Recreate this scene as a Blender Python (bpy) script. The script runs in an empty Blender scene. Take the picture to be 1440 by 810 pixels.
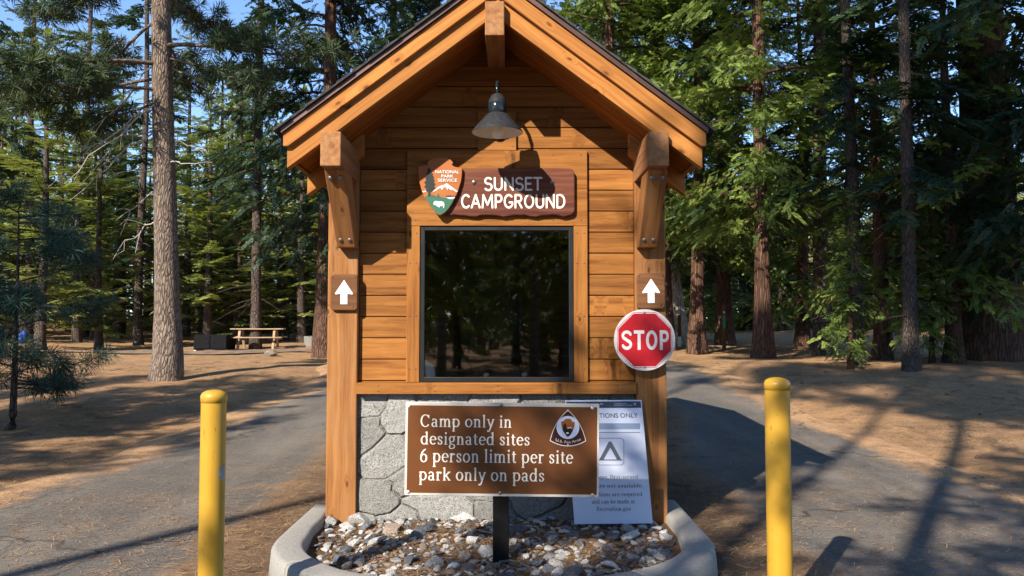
import bpy, bmesh, math, random
import numpy as np
from mathutils import Vector, Matrix, noise as mnoise

sc = bpy.context.scene
random.seed(20)
R = math.radians
# ---------------------------------------------------------------- camera
F_PX, PITCH, CAM_H = 1088.0, R(2.6), 1.5
cam_d = bpy.data.cameras.new("camera")
cam_d.sensor_width = 36.0
cam_d.lens = F_PX / 1440.0 * 36.0
cam_d.clip_start, cam_d.clip_end = 0.05, 1500.0
cam = bpy.data.objects.new("camera", cam_d)
sc.collection.objects.link(cam)
cam.location = (0, 0, CAM_H)
cam.rotation_euler = (R(90) + PITCH, 0, 0)
sc.camera = cam
# ---------------------------------------------------------------- sky and sun
SUN_AZ, SUN_EL = R(32.5), R(34.0)
world = bpy.data.worlds.new("World")
sc.world = world
world.use_nodes = True
wn = world.node_tree
wn.nodes.clear()
wo = wn.nodes.new("ShaderNodeOutputWorld")
wb = wn.nodes.new("ShaderNodeBackground")
ws = wn.nodes.new("ShaderNodeTexSky")
ws.sky_type = 'NISHITA'
ws.sun_disc = False
ws.sun_elevation = SUN_EL
ws.sun_rotation = R(180) + SUN_AZ
ws.altitude = 1800
ws.air_density = 1.0
ws.dust_density = 0.1
ws.ozone_density = 4.0
wb.inputs[1].default_value = 0.135
wn.links.new(ws.outputs[0], wb.inputs[0])
wn.links.new(wb.outputs[0], wo.inputs[0])
sun_d = bpy.data.lights.new("sun", 'SUN')
sun_d.energy = 4.5
sun_d.angle = R(0.5)
sun_d.color = (1.0, 0.90, 0.76)
sun = bpy.data.objects.new("sun", sun_d)
sc.collection.objects.link(sun)
LIGHT = Vector((math.sin(SUN_AZ) * math.cos(SUN_EL), math.cos(SUN_AZ) * math.cos(SUN_EL), -math.sin(SUN_EL)))
sun.rotation_euler = LIGHT.to_track_quat('-Z', 'Y').to_euler()
sun.location = (-20, -30, 40)
vs = sc.view_settings
vs.view_transform = 'Standard'
vs.look = 'None'
vs.exposure = 1.24
vs.gamma = 1.0
vs.use_curve_mapping = False
sc.cycles.max_bounces = 6
sc.cycles.diffuse_bounces = 4
sc.cycles.glossy_bounces = 3
sc.cycles.transmission_bounces = 4
sc.cycles.transparent_max_bounces = 8
sc.cycles.use_denoising = True

def PT(u, v, Y):
    """world point seen at photo pixel (u, v) at distance Y"""
    yc = F_PX * math.cos(PITCH) - (405 - v) * math.sin(PITCH)
    zc = F_PX * math.sin(PITCH) + (405 - v) * math.cos(PITCH)
    return Vector(((u - 720) / yc * Y, Y, CAM_H + zc / yc * Y))

# ---------------------------------------------------------------- object helpers
def link(o, parent=None):
    sc.collection.objects.link(o)
    if parent is not None:
        o.parent = parent
    return o

def tag(o, label=None, cat=None, group=None, kind=None):
    if label: o["label"] = label
    if cat: o["category"] = cat
    if group: o["group"] = group
    if kind: o["kind"] = kind
    return o

def empty(name, loc=(0, 0, 0), label=None, cat=None, group=None):
    o = bpy.data.objects.new(name, None)
    o.empty_display_size = 0.2
    o.location = loc
    link(o)
    return tag(o, label, cat, group)

def rel(o):
    """parented mesh built in world coordinates: cancel the parent's location"""
    p, off = o.parent, Vector((0, 0, 0))
    while p is not None:
        off += Vector(p.location)
        p = p.parent
    o.location = Vector(o.location) - off
    return o

class MB:
    """mesh collector: verts, faces, grain vector and tint per vertex"""
    def __init__(s):
        s.v, s.f, s.g, s.t, s.m = [], [], [], [], []
    def add(s, vs_, fs, gs=None, tint=None, mi=0):
        b = len(s.v)
        s.v += [tuple(p) for p in vs_]
        s.f += [tuple(i + b for i in q) for q in fs]
        s.m += [mi] * len(fs)
        s.g += [tuple(g) for g in gs] if gs is not None else [tuple(p) for p in vs_]
        t = random.random() if tint is None else tint
        s.t += [t] * len(vs_)
    def box(s, c, size, rot=None, grain=0, tint=None, mi=0):
        c = Vector(c)
        off = Vector((random.uniform(0, 50), random.uniform(0, 50), random.uniform(0, 50)))
        vs_, gs = [], []
        for x in (-.5, .5):
            for y in (-.5, .5):
                for z in (-.5, .5):
                    l = Vector((x * size[0], y * size[1], z * size[2]))
                    vs_.append(c + (rot @ l if rot else l))
                    a = [l.x, l.y, l.z]
                    gs.append(Vector((a[grain], a[(grain + 1) % 3], a[(grain + 2) % 3])) + off)
        s.add(vs_, [(0, 1, 3, 2), (4, 6, 7, 5), (0, 4, 5, 1), (2, 3, 7, 6), (0, 2, 6, 4), (1, 5, 7, 3)], gs, tint, mi)
    def b2(s, x0, x1, y0, y1, z0, z1, grain=0, tint=None, mi=0):
        s.box(((x0 + x1) / 2, (y0 + y1) / 2, (z0 + z1) / 2), (x1 - x0, y1 - y0, z1 - z0), None, grain, tint, mi)
    def prism(s, pts, axis, a0, a1, gdir=None, tint=None, mi=0):
        """polygon in the two axes other than axis, extruded from a0 to a1"""
        n = len(pts)
        def mk(p, a):
            if axis == 'y': return Vector((p[0], a, p[1]))
            if axis == 'x': return Vector((a, p[0], p[1]))
            return Vector((p[0], p[1], a))
        vs_ = [mk(p, a0) for p in pts] + [mk(p, a1) for p in pts]
        fs = [tuple(range(n))[::-1], tuple(range(n, 2 * n))] + [(i, (i + 1) % n, (i + 1) % n + n, i + n) for i in range(n)]
        gs = None
        if gdir is not None:
            d = Vector(gdir).normalized()
            e = d.cross(Vector((0.0123, 0.91, 0.2))).normalized()
            h = d.cross(e)
            off = Vector((random.uniform(0, 50), random.uniform(0, 50), random.uniform(0, 50)))
            gs = [Vector((p.dot(d), p.dot(e), p.dot(h))) + off for p in vs_]
        s.add(vs_, fs, gs, tint, mi)
    def tube(s, path, rad, n=8, tint=None, mi=0, cap=True):
        path = [Vector(p) for p in path]
        m = len(path)
        vs_ = []
        up = Vector((0.03, 0.02, 1))
        for i, p in enumerate(path):
            d = (path[min(i + 1, m - 1)] - path[max(i - 1, 0)]).normalized()
            a = d.cross(up)
            if a.length < 0.15: a = d.cross(Vector((1, 0.1, 0)))
            a.normalize(); b = d.cross(a)
            r = rad[i] if hasattr(rad, '__len__') else rad
            for k in range(n):
                t = 2 * math.pi * k / n
                vs_.append(p + (a * math.cos(t) + b * math.sin(t)) * r)
        fs = [(i * n + k, i * n + (k + 1) % n, (i + 1) * n + (k + 1) % n, (i + 1) * n + k) for i in range(m - 1) for k in range(n)]
        if cap:
            fs += [tuple(range(n))[::-1], tuple((m - 1) * n + k for k in range(n))]
        s.add(vs_, fs, None, tint, mi)
    def lathe(s, prof, c, n=32, axis='z', tint=None, mi=0, cap=(False, False)):
        c = Vector(c)
        vs_ = []
        for r, h in prof:
            for k in range(n):
                t = 2 * math.pi * k / n
                if axis == 'z': q = Vector((r * math.cos(t), r * math.sin(t), h))
                elif axis == 'y': q = Vector((r * math.cos(t), h, r * math.sin(t)))
                else: q = Vector((h, r * math.cos(t), r * math.sin(t)))
                vs_.append(c + q)
        m = len(prof)
        fs = [(i * n + k, i * n + (k + 1) % n, (i + 1) * n + (k + 1) % n, (i + 1) * n + k) for i in range(m - 1) for k in range(n)]
        if cap[0]: fs.append(tuple(range(n))[::-1])
        if cap[1]: fs.append(tuple((m - 1) * n + k for k in range(n)))
        s.add(vs_, fs, None, tint, mi)
    def mesh(s, name):
        me = bpy.data.meshes.new(name)
        me.from_pydata(s.v, [], s.f)
        a = me.attributes.new("grain", 'FLOAT_VECTOR', 'POINT')
        a.data.foreach_set("vector", np.array(s.g, dtype=np.float32).ravel())
        a = me.attributes.new("tint", 'FLOAT', 'POINT')
        a.data.foreach_set("value", np.array(s.t, dtype=np.float32))
        return me
    def build(s, name, mat, parent=None, smooth=False, bevel=0.0, fix=True):
        me = s.mesh(name)
        for m_ in (mat if isinstance(mat, (list, tuple)) else [mat]):
            me.materials.append(m_)
        if any(s.m):
            me.polygons.foreach_set("material_index", s.m)
        if fix:
            bm = bmesh.new(); bm.from_mesh(me)
            bmesh.ops.recalc_face_normals(bm, faces=bm.faces)
            bm.to_mesh(me); bm.free()
        if smooth:
            me.polygons.foreach_set("use_smooth", [True] * len(me.polygons))
        o = link(bpy.data.objects.new(name, me), parent)
        if parent is not None:
            rel(o)
        if bevel:
            b = o.modifiers.new("edge", 'BEVEL')
            b.width = bevel; b.segments = 2; b.limit_method = 'ANGLE'; b.angle_limit = R(35)
        return o

# ---------------------------------------------------------------- materials
class NT:
    def __init__(s, name):
        s.mat = bpy.data.materials.new(name)
        s.mat.use_nodes = True
        s.t = s.mat.node_tree
        s.t.nodes.clear()
        s.out = s.n("ShaderNodeOutputMaterial")
    def n(s, typ, **kw):
        nd = s.t.nodes.new(typ)
        for k, v in kw.items():
            setattr(nd, k, v)
        return nd
    def l(s, a, b):
        s.t.links.new(a, b)
    def setin(s, sock, val):
        if hasattr(val, "is_output") or isinstance(val, bpy.types.NodeSocket):
            s.l(val, sock)
        else:
            sock.default_value = val
    def attr(s, name):
        return s.n("ShaderNodeAttribute", attribute_name=name)
    def coord(s, which="Object"):
        return s.n("ShaderNodeTexCoord").outputs[which]
    def mapping(s, vec, scale=(1, 1, 1), loc=(0, 0, 0)):
        m = s.n("ShaderNodeMapping")
        s.l(vec, m.inputs[0]); m.inputs["Scale"].default_value = scale; m.inputs["Location"].default_value = loc
        return m.outputs[0]
    def noise(s, vec, scale, detail=4, rough=0.55, dist=0.0):
        t = s.n("ShaderNodeTexNoise")
        if vec is not None: s.l(vec, t.inputs["Vector"])
        t.inputs["Scale"].default_value = scale; t.inputs["Detail"].default_value = detail
        t.inputs["Roughness"].default_value = rough; t.inputs["Distortion"].default_value = dist
        return t.outputs[0]
    def voro(s, vec, scale, feature='F1', rnd=1.0):
        t = s.n("ShaderNodeTexVoronoi", feature=feature)
        if vec is not None: s.l(vec, t.inputs["Vector"])
        t.inputs["Scale"].default_value = scale
        t.inputs["Randomness"].default_value = rnd
        return t
    def ramp(s, fac, stops, interp='LINEAR'):
        r = s.n("ShaderNodeValToRGB")
        r.color_ramp.interpolation = interp
        e = r.color_ramp.elements
        while len(e) > 1: e.remove(e[-1])
        for i, (p, c) in enumerate(stops):
            el = e[0] if i == 0 else e.new(p)
            el.position = p
            if not hasattr(c, '__len__'): c = (c, c, c)
            el.color = (*c, 1)
        s.l(fac, r.inputs[0])
        return r.outputs[0]
    def mix(s, fac, a, b, typ='MIX'):
        m = s.n("ShaderNodeMix", data_type='RGBA', blend_type=typ)
        s.setin(m.inputs[0], fac)
        for sock, val in ((m.inputs[6], a), (m.inputs[7], b)):
            if hasattr(val, '__len__') and not isinstance(val, bpy.types.NodeSocket):
                val = (*val[:3], 1)
            s.setin(sock, val)
        return m.outputs[2]
    def math(s, op, a, b=0.0, c=None):
        m = s.n("ShaderNodeMath", operation=op)
        s.setin(m.inputs[0], a); s.setin(m.inputs[1], b)
        if c is not None: s.setin(m.inputs[2], c)
        return m.outputs[0]
    def bump(s, h, strength=0.5, dist=0.01, normal=None):
        b = s.n("ShaderNodeBump")
        b.inputs["Strength"].default_value = strength
        b.inputs["Distance"].default_value = dist
        s.l(h, b.inputs["Height"])
        if normal is not None: s.l(normal, b.inputs["Normal"])
        return b.outputs[0]
    def bsdf(s, color, rough=0.6, spec=0.4, metal=0.0, normal=None, **kw):
        p = s.n("ShaderNodeBsdfPrincipled")
        if hasattr(color, '__len__') and not isinstance(color, bpy.types.NodeSocket):
            color = (*color[:3], 1)
        s.setin(p.inputs["Base Color"], color)
        s.setin(p.inputs["Roughness"], rough)
        s.setin(p.inputs["Specular IOR Level"], spec)
        p.inputs["Metallic"].default_value = metal
        if normal is not None: s.l(normal, p.inputs["Normal"])
        for k, v in kw.items():
            s.setin(p.inputs[k.replace("_", " ")], v)
        s.l(p.outputs[0], s.out.inputs[0])
        return p

def wood(name, light, mid, dark, knots=0.5, rough=0.55, weather=0.0):
    m = NT(name)
    g = m.attr("grain").outputs["Vector"]
    tint = m.attr("tint").outputs["Fac"]
    # knots live in (length, across) cells
    kv = m.mapping(g, (4.2, 8.5, 0.0))
    vk = m.voro(kv, 1.0)
    vk.voronoi_dimensions = '2D'
    wide = m.n('ShaderNodeVectorMath', operation='ADD'); wn_ = m.n('ShaderNodeTexNoise'); wn_.inputs['Scale'].default_value = 9.0
    m.l(g, wn_.inputs['Vector']); wsc = m.n('ShaderNodeVectorMath', operation='SCALE'); wsc.inputs[3].default_value = 0.16
    m.l(wn_.outputs['Color'], wsc.inputs[0]); m.l(kv, wide.inputs[0]); m.l(wsc.outputs[0], wide.inputs[1]); m.l(wide.outputs[0], vk.inputs['Vector'])
    kd = vk.outputs["Distance"]
    sep = m.n("ShaderNodeSeparateColor"); m.l(vk.outputs["Color"], sep.inputs[0])
    keep = m.math('LESS_THAN', sep.outputs[0], knots * 0.7)
    near = m.math('MULTIPLY', m.ramp(kd, [(0.0, 1.0), (0.30, 0.0)]), keep)
    core = m.math('MULTIPLY', m.ramp(kd, [(0.03, 1.0), (0.07, 0.7), (0.12, 0.0)]), keep)
    # grain bent round the knots
    comb = m.n("ShaderNodeCombineXYZ")
    m.l(m.math('MULTIPLY', near, 0.35), comb.inputs[1])
    add = m.n("ShaderNodeVectorMath", operation='ADD')
    wv = m.noise(m.mapping(g, (1.3, 5, 5)), 1.0, 2)
    comb2 = m.n("ShaderNodeCombineXYZ")
    m.l(m.math('ADD', m.math('MULTIPLY', near, 0.12), m.math('MULTIPLY', wv, 0.10)), comb2.inputs[1])
    m.l(g, add.inputs[0]); m.l(comb2.outputs[0], add.inputs[1])
    gv = add.outputs[0]
    n1 = m.noise(m.mapping(gv, (0.9, 26, 26)), 1.0, 5, 0.6, 0.3)
    n2 = m.noise(m.mapping(gv, (4, 150, 150)), 1.0, 3, 0.6)
    n3 = m.noise(m.mapping(g, (1.6, 3.5, 3.5)), 1.0, 3, 0.6)
    f = m.math('ADD', m.math('MULTIPLY', n1, 0.75), m.math('MULTIPLY', n2, 0.25))
    col = m.ramp(f, [(0.34, dark), (0.50, mid), (0.66, light)])
    col = m.mix(m.ramp(n3, [(0.35, 0.0), (0.75, 0.25)]), col, dark)
    bright = m.math('MULTIPLY_ADD', tint, 0.44, 0.78)
    comb3 = m.n("ShaderNodeCombineColor")
    for i in range(3): m.l(bright, comb3.inputs[i])
    col = m.mix(1.0, col, comb3.outputs[0], 'MULTIPLY')
    col = m.mix(m.math('MULTIPLY', near, 0.22), col, dark)
    col = m.mix(m.math('MULTIPLY', core, 0.8), col, tuple(c * 0.30 for c in dark))
    if weather:
        w = m.noise(m.mapping(g, (2.5, 9, 9)), 1.0, 6, 0.7)
        col = m.mix(m.math('MULTIPLY', m.ramp(w, [(0.45, 0.0), (0.7, 1.0)]), weather), col, (0.30, 0.19, 0.11))
    h = m.math('ADD', m.math('MULTIPLY', n2, 0.5), m.math('MULTIPLY', n1, 0.6))
    m.bsdf(col, m.math('MULTIPLY_ADD', n1, 0.2, rough + 0.05), 0.14, normal=m.bump(h, 0.3, 0.004))
    return m.mat

def plain(name, col, rough=0.5, spec=0.4, metal=0.0, var=0.15, scale=6.0, bump=0.0, bscale=80.0, coat=0.0):
    m = NT(name)
    c = m.coord()
    n = m.noise(c, scale, 5, 0.6)
    lo = tuple(x * (1 - var) for x in col); hi = tuple(min(1, x * (1 + var)) for x in col)
    cc = m.ramp(n, [(0.3, lo), (0.7, hi)])
    nb = m.bump(m.noise(c, bscale, 3), bump, 0.004) if bump else None
    p = m.bsdf(cc, m.math('MULTIPLY_ADD', n, 0.2, rough - 0.1), spec, metal, nb)
    if coat: p.inputs["Coat Weight"].default_value = coat
    return m.mat

def speckle(name, base, darkc, light, rough=0.85, fine=160.0, bstr=0.4):
    m = NT(name)
    c = m.coord()
    tint = m.attr("tint").outputs["Fac"]
    n1 = m.noise(c, fine, 2, 0.5)
    n2 = m.noise(c, 7, 5, 0.6)
    col = m.ramp(n1, [(0.38, darkc), (0.46, base), (0.58, base), (0.66, light)])
    col = m.mix(m.ramp(n2, [(0.3, 0.0), (0.75, 0.45)]), col, tuple(x * 0.75 for x in base))
    br = m.math('MULTIPLY_ADD', tint, 0.7, 0.62)
    cb = m.n("ShaderNodeCombineColor")
    for i in range(3): m.l(br, cb.inputs[i])
    col = m.mix(1.0, col, cb.outputs[0], 'MULTIPLY')
    hb = m.math('ADD', m.math('MULTIPLY', m.noise(c, 40, 4), 1.0), m.math('MULTIPLY', n1, 0.3))
    m.bsdf(col, rough, 0.3, normal=m.bump(hb, bstr, 0.01))
    return m.mat

def bark(name, plate, crev, sxy=16, sz=2.6, strength=1.0):
    m = NT(name)
    c = m.coord()
    mp = m.mapping(c, (sxy, sxy, sz))
    d = m.noise(m.mapping(c, (5, 5, 1.5)), 1.0, 3)
    mx = m.n("ShaderNodeVectorMath", operation='MULTIPLY_ADD')
    dv = m.n("ShaderNodeCombineXYZ")
    for i in range(3): m.l(d, dv.inputs[i])
    m.l(dv.outputs[0], mx.inputs[0]); mx.inputs[1].default_value = (3.2, 3.2, 2.2); m.l(mp, mx.inputs[2])
    v = m.voro(mx.outputs[0], 1.0, 'DISTANCE_TO_EDGE').outputs["Distance"]
    n = m.noise(m.mapping(c, (sxy * 3, sxy * 3, sz * 4)), 1.0, 4, 0.6)
    h = m.math('ADD', m.ramp(v, [(0.0, 0.0), (0.22, 1.0)]), m.math('MULTIPLY', n, 0.5))
    big = m.noise(c, 1.4, 3)
    col = m.ramp(h, [(0.15, crev), (0.75, plate), (1.0, tuple(min(1, x * 1.35) for x in plate))])
    col = m.mix(m.ramp(big, [(0.35, 0.0), (0.7, 0.5)]), col, tuple(x * 0.6 for x in plate))
    m.bsdf(col, 0.9, 0.15, normal=m.bump(h, strength, 0.03))
    return m.mat

def leaf(name, dark, mid, light, trans=0.28):
    m = NT(name)
    t = m.attr("tint").outputs["Fac"]
    oi = m.n("ShaderNodeObjectInfo").outputs["Random"]
    f = m.math('ADD', m.math('MULTIPLY', t, 0.85), m.math('MULTIPLY', oi, 0.15))
    col = m.ramp(f, [(0.0, dark), (0.55, mid), (1.0, light)])
    df = m.n("ShaderNodeBsdfPrincipled")
    m.l(col, df.inputs["Base Color"]); df.inputs["Roughness"].default_value = 0.55
    df.inputs["Specular IOR Level"].default_value = 0.35
    tr = m.n("ShaderNodeBsdfTranslucent")
    tc = m.mix(1.0, col, (1.25, 1.25, 0.55), 'MULTIPLY')
    m.l(tc, tr.inputs[0])
    mx = m.n("ShaderNodeMixShader"); mx.inputs[0].default_value = trans
    m.l(df.outputs[0], mx.inputs[1]); m.l(tr.outputs[0], mx.inputs[2])
    m.l(mx.outputs[0], m.out.inputs[0])
    return m.mat

M = {}
M['wood'] = wood("stained_wood", (0.3331, 0.1463, 0.0372), (0.2458, 0.0994, 0.0240), (0.1256, 0.0435, 0.0104), 0.6)
M['fascia'] = wood("fascia_wood", (0.4400, 0.1958, 0.0528), (0.3575, 0.1474, 0.0374), (0.2145, 0.0792, 0.0198), 0.45)
M['timber'] = wood("post_timber", (0.3540, 0.1699, 0.0590), (0.2738, 0.1204, 0.0401), (0.1593, 0.0602, 0.0189), 0.4, 0.6, 0.25)
M['endgrain'] = wood("end_grain_timber", (0.3740, 0.1904, 0.0850), (0.2890, 0.1360, 0.0578), (0.1870, 0.0799, 0.0323), 0.0, 0.7, 0.35)
M['soffit'] = wood("soffit_wood", (0.3750, 0.1313, 0.0275), (0.2750, 0.0938, 0.0187), (0.1750, 0.0525, 0.0112), 0.3)
M['signwood'] = wood("red_sign_wood", (0.22, 0.09, 0.042), (0.14, 0.045, 0.027), (0.075, 0.022, 0.019), 0.0, 0.4, 0.0)
M['darkwood'] = wood("brown_sign_wood", (0.17, 0.080, 0.034), (0.13, 0.057, 0.025), (0.085, 0.035, 0.015), 0.1, 0.5)
M['greywood'] = wood("weathered_table_wood", (0.50, 0.36, 0.24), (0.42, 0.29, 0.18), (0.3, 0.19, 0.11), 0.2, 0.8)
M['shingle'] = plain("roof_shingle", (0.045, 0.045, 0.042), 0.9, 0.2, 0, 0.5, 30, 0.6, 120)
M['drip'] = plain("brown_drip_metal", (0.12, 0.07, 0.06), 0.35, 0.5, 0.6, 0.1)
M['black'] = plain("black_frame", (0.012, 0.013, 0.014), 0.35, 0.5)
M['blackpost'] = plain("black_steel", (0.006, 0.006, 0.007), 0.35, 0.25, 0.0, 0.3, 12)
M['bolt'] = plain("galvanised_bolt", (0.22, 0.22, 0.22), 0.5, 0.5, 0.8)
M['whitepaint'] = plain("white_lettering", (0.66, 0.67, 0.68), 0.5, 0.3, 0, 0.12, 25)
M['cream'] = plain("cream_lettering", (0.68, 0.65, 0.59), 0.45, 0.4, 0, 0.04)
M['brown'] = plain("brown_sign_face", (0.125, 0.046, 0.016), 0.32, 0.5, 0, 0.05, 3)
M['deepbrown'] = plain("deep_brown_badge", (0.045, 0.013, 0.012), 0.35, 0.5, 0, 0.05)
M['alu'] = plain("aluminium_edge", (0.62, 0.60, 0.56), 0.4, 0.5, 0.35, 0.08)
M['poster'] = plain("white_plastic_sheet", (0.60, 0.66, 0.82), 0.45, 0.4, 0, 0.03, 3)
M['ink'] = plain("dark_ink", (0.045, 0.055, 0.085), 0.6, 0.3, 0, 0.05)
M['inkgrey'] = plain("grey_ink", (0.11, 0.12, 0.16), 0.6, 0.3, 0, 0.05)
M['bluebar'] = plain("blue_grey_bar", (0.22, 0.29, 0.42), 0.6, 0.3, 0, 0.05)
M['aorange'] = plain("arrowhead_orange", (0.32, 0.10, 0.022), 0.5, 0.35, 0, 0.08)
M['agreen'] = plain("arrowhead_green", (0.025, 0.11, 0.07), 0.5, 0.35, 0, 0.08)
M['adark'] = plain("arrowhead_dark_tree", (0.008, 0.014, 0.012), 0.5, 0.35, 0, 0.1)
M['shade'] = plain("lamp_shade_dusty", (0.022, 0.024, 0.027), 0.65, 0.15, 0, 0.5, 60)
M['lampblack'] = plain("lamp_black_enamel", (0.012, 0.018, 0.022), 0.15, 0.5, 0, 0.1)
M['shadein'] = plain("lamp_shade_white_inside", (0.75, 0.72, 0.66), 0.5, 0.3, 0, 0.05)
M['kerb'] = speckle("concrete", (0.288, 0.277, 0.252), (0.216, 0.205, 0.187), (0.338, 0.328, 0.302), 0.85, 120, 0.25)
M['stone'] = speckle("granite_block", (0.2109, 0.2094, 0.1998), (0.0629, 0.0644, 0.0666), (0.3182, 0.3182, 0.3108), 0.85, 130, 0.4)
M['mortar'] = speckle("mortar", (0.1750, 0.1715, 0.1575), (0.1190, 0.1155, 0.1050), (0.2170, 0.2135, 0.1995), 0.95, 120, 0.6)
M['granite'] = speckle("pale_granite_gravel", (0.352, 0.345, 0.330), (0.090, 0.090, 0.098), (0.540, 0.525, 0.510), 0.85, 150, 0.4)
M['slate'] = speckle("dark_slate_gravel", (0.081, 0.087, 0.098), (0.042, 0.045, 0.052), (0.133, 0.140, 0.147), 0.6, 60, 0.3)
M['tan'] = speckle("tan_gravel", (0.224, 0.175, 0.140), (0.112, 0.084, 0.070), (0.315, 0.266, 0.210), 0.85, 120, 0.4)
M['bark_pine'] = bark("bark_pine", (0.19, 0.145, 0.115), (0.06, 0.045, 0.036), 24, 5.0, 0.8)
M['bark_fir'] = bark("bark_fir", (0.105, 0.08, 0.066), (0.035, 0.026, 0.02), 26, 5.0)
M['bark_cedar'] = bark("bark_cedar", (0.125, 0.070, 0.047), (0.035, 0.018, 0.012), 20, 1.2)
M['bark_pale'] = bark("bark_pale", (0.40, 0.34, 0.28), (0.18, 0.14, 0.11), 14, 1.2, 0.7)
M['deadwood'] = plain("dead_branch", (0.36, 0.32, 0.27), 0.9, 0.1)
M['leaf_fir'] = leaf("needles_fir", (0.022, 0.045, 0.018), (0.075, 0.11, 0.034), (0.16, 0.20, 0.06))
M['leaf_dark'] = leaf("needles_dark", (0.014, 0.032, 0.020), (0.034, 0.066, 0.032), (0.07, 0.11, 0.045))  # shade put into the needle colour, so crowns stay dark even in sun
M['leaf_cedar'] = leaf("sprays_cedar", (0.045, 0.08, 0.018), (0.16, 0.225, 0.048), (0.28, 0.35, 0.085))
M['leaf_pale'] = leaf("needles_sunlit", (0.14, 0.18, 0.065), (0.30, 0.35, 0.115), (0.46, 0.49, 0.17))  # sunlight painted into the colour, brighter than real needles
M['leaf_low'] = leaf("needles_low_fir", (0.04, 0.07, 0.024), (0.14, 0.185, 0.055), (0.27, 0.31, 0.095))  # sunlit yellow mixed into the needle colour
M['leaf_pine'] = leaf("needles_pine", (0.022, 0.042, 0.022), (0.055, 0.085, 0.036), (0.12, 0.15, 0.06), 0.2)
M['leaf_sap'] = leaf("needles_sapling", (0.016, 0.045, 0.036), (0.035, 0.082, 0.062), (0.07, 0.13, 0.085), 0.2)

# yellow bollard paint with chips
def yellow():
    m = NT("yellow_bollard_paint")
    c = m.coord()
    n = m.noise(c, 5, 4)
    col = m.ramp(n, [(0.3, (0.40, 0.228, 0.021)), (0.7, (0.46, 0.265, 0.027))])
    sc_ = m.noise(m.mapping(c, (30, 30, 7)), 1.0, 5, 0.7)
    col = m.mix(m.ramp(sc_, [(0.63, 0.0), (0.66, 0.85)]), col, (0.14, 0.085, 0.035))
    dirt = m.noise(m.mapping(c, (20, 20, 2)), 1.0, 4, 0.6)
    col = m.mix(m.ramp(dirt, [(0.5, 0.0), (0.8, 0.35)]), col, (0.30, 0.155, 0.02))
    m.bsdf(col, 0.42, 0.45, normal=m.bump(m.noise(c, 25, 3), 0.08, 0.004))
    return m.mat
M['yellow'] = yellow()

def stopred():
    m = NT("worn_red_sign_face")
    c = m.coord()
    n = m.noise(c, 30, 6, 0.75)
    n2 = m.noise(c, 9, 4, 0.6)
    s_ = m.noise(m.mapping(c, (60, 60, 14)), 1.0, 4, 0.7)
    col = m.ramp(n2, [(0.3, (0.36, 0.009, 0.016)), (0.7, (0.44, 0.014, 0.024))])
    col = m.mix(m.ramp(n, [(0.70, 0.0), (0.75, 0.6)]), col, (0.72, 0.35, 0.33))
    col = m.mix(m.ramp(s_, [(0.70, 0.0), (0.73, 0.7)]), col, (0.8, 0.6, 0.58))
    m.bsdf(col, 0.35, 0.45)
    return m.mat
M['stopred'] = stopred()
def stopwhite():
    m = NT("worn_white_sign_edge")
    c = m.coord()
    n = m.noise(c, 18, 6, 0.75)
    col = m.mix(m.ramp(n, [(0.63, 0.0), (0.68, 0.7)]), (0.60, 0.57, 0.57), (0.25, 0.25, 0.25))
    m.bsdf(col, 0.4, 0.4)
    return m.mat
M['stopwhite'] = stopwhite()

def glass():
    m = NT("window_glass")
    fr = m.n("ShaderNodeFresnel"); fr.inputs[0].default_value = 1.6
    tr = m.n("ShaderNodeBsdfTransparent"); tr.inputs[0].default_value = (0.95, 0.96, 0.955, 1)
    gl = m.n("ShaderNodeBsdfGlossy"); gl.inputs["Roughness"].default_value = 0.02
    gl.inputs[0].default_value = (1, 1, 1, 1)
    c = m.coord()
    m.l(m.bump(m.noise(c, 2.2, 2), 0.02, 0.02), gl.inputs["Normal"])
    mx = m.n("ShaderNodeMixShader")
    m.l(m.math('MULTIPLY', fr.outputs[0], 1.25), mx.inputs[0])
    m.l(tr.outputs[0], mx.inputs[1]); m.l(gl.outputs[0], mx.inputs[2])
    m.l(mx.outputs[0], m.out.inputs[0])
    return m.mat
M['glass'] = glass()
def bulbmat():
    m = NT("frosted_bulb_glass")
    m.bsdf((0.80, 0.78, 0.70), 0.12, 0.5)
    return m.mat
M['bulb'] = bulbmat()
M['locker'] = plain('matt_black_steel', (0.005, 0.005, 0.006), 0.7, 0.1)

def litter_col(m, c):
    n1 = m.noise(c, 0.55, 4, 0.6)
    n2 = m.noise(c, 9, 6, 0.7)
    n3 = m.noise(m.mapping(c, (60, 22, 30)), 1.0, 5, 0.75, 1.5)
    col = m.ramp(n3, [(0.30, (0.085, 0.056, 0.038)), (0.48, (0.31, 0.18, 0.093)), (0.66, (0.58, 0.41, 0.24))])
    col = m.mix(m.ramp(n1, [(0.35, 0.0), (0.65, 0.6)]), col, (0.48, 0.275, 0.135))
    n5 = m.noise(c, 2.6, 6, 0.7)
    col = m.mix(m.ramp(n5, [(0.48, 0.0), (0.64, 0.5)]), col, (0.10, 0.060, 0.036))
    col = m.mix(m.ramp(n2, [(0.52, 0.0), (0.74, 0.55)]), col, (0.07, 0.045, 0.03))
    h = m.math('ADD', n3, m.math('MULTIPLY', n2, 0.8))
    return col, h
def groundmat():
    m = NT("needle_litter_ground")
    c = m.coord()
    col, h = litter_col(m, c)
    m.bsdf(col, 0.95, 0.1, normal=m.bump(h, 0.9, 0.03))
    return m.mat
M['ground'] = groundmat()
def bedmat():
    m = NT("planting_bed_soil")
    c = m.coord()
    col, h = litter_col(m, c)
    col = m.mix(0.62, col, (0.050, 0.031, 0.021))
    m.bsdf(col, 0.95, 0.1, normal=m.bump(h, 0.9, 0.03))
    return m.mat
M['bed'] = bedmat()
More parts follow.
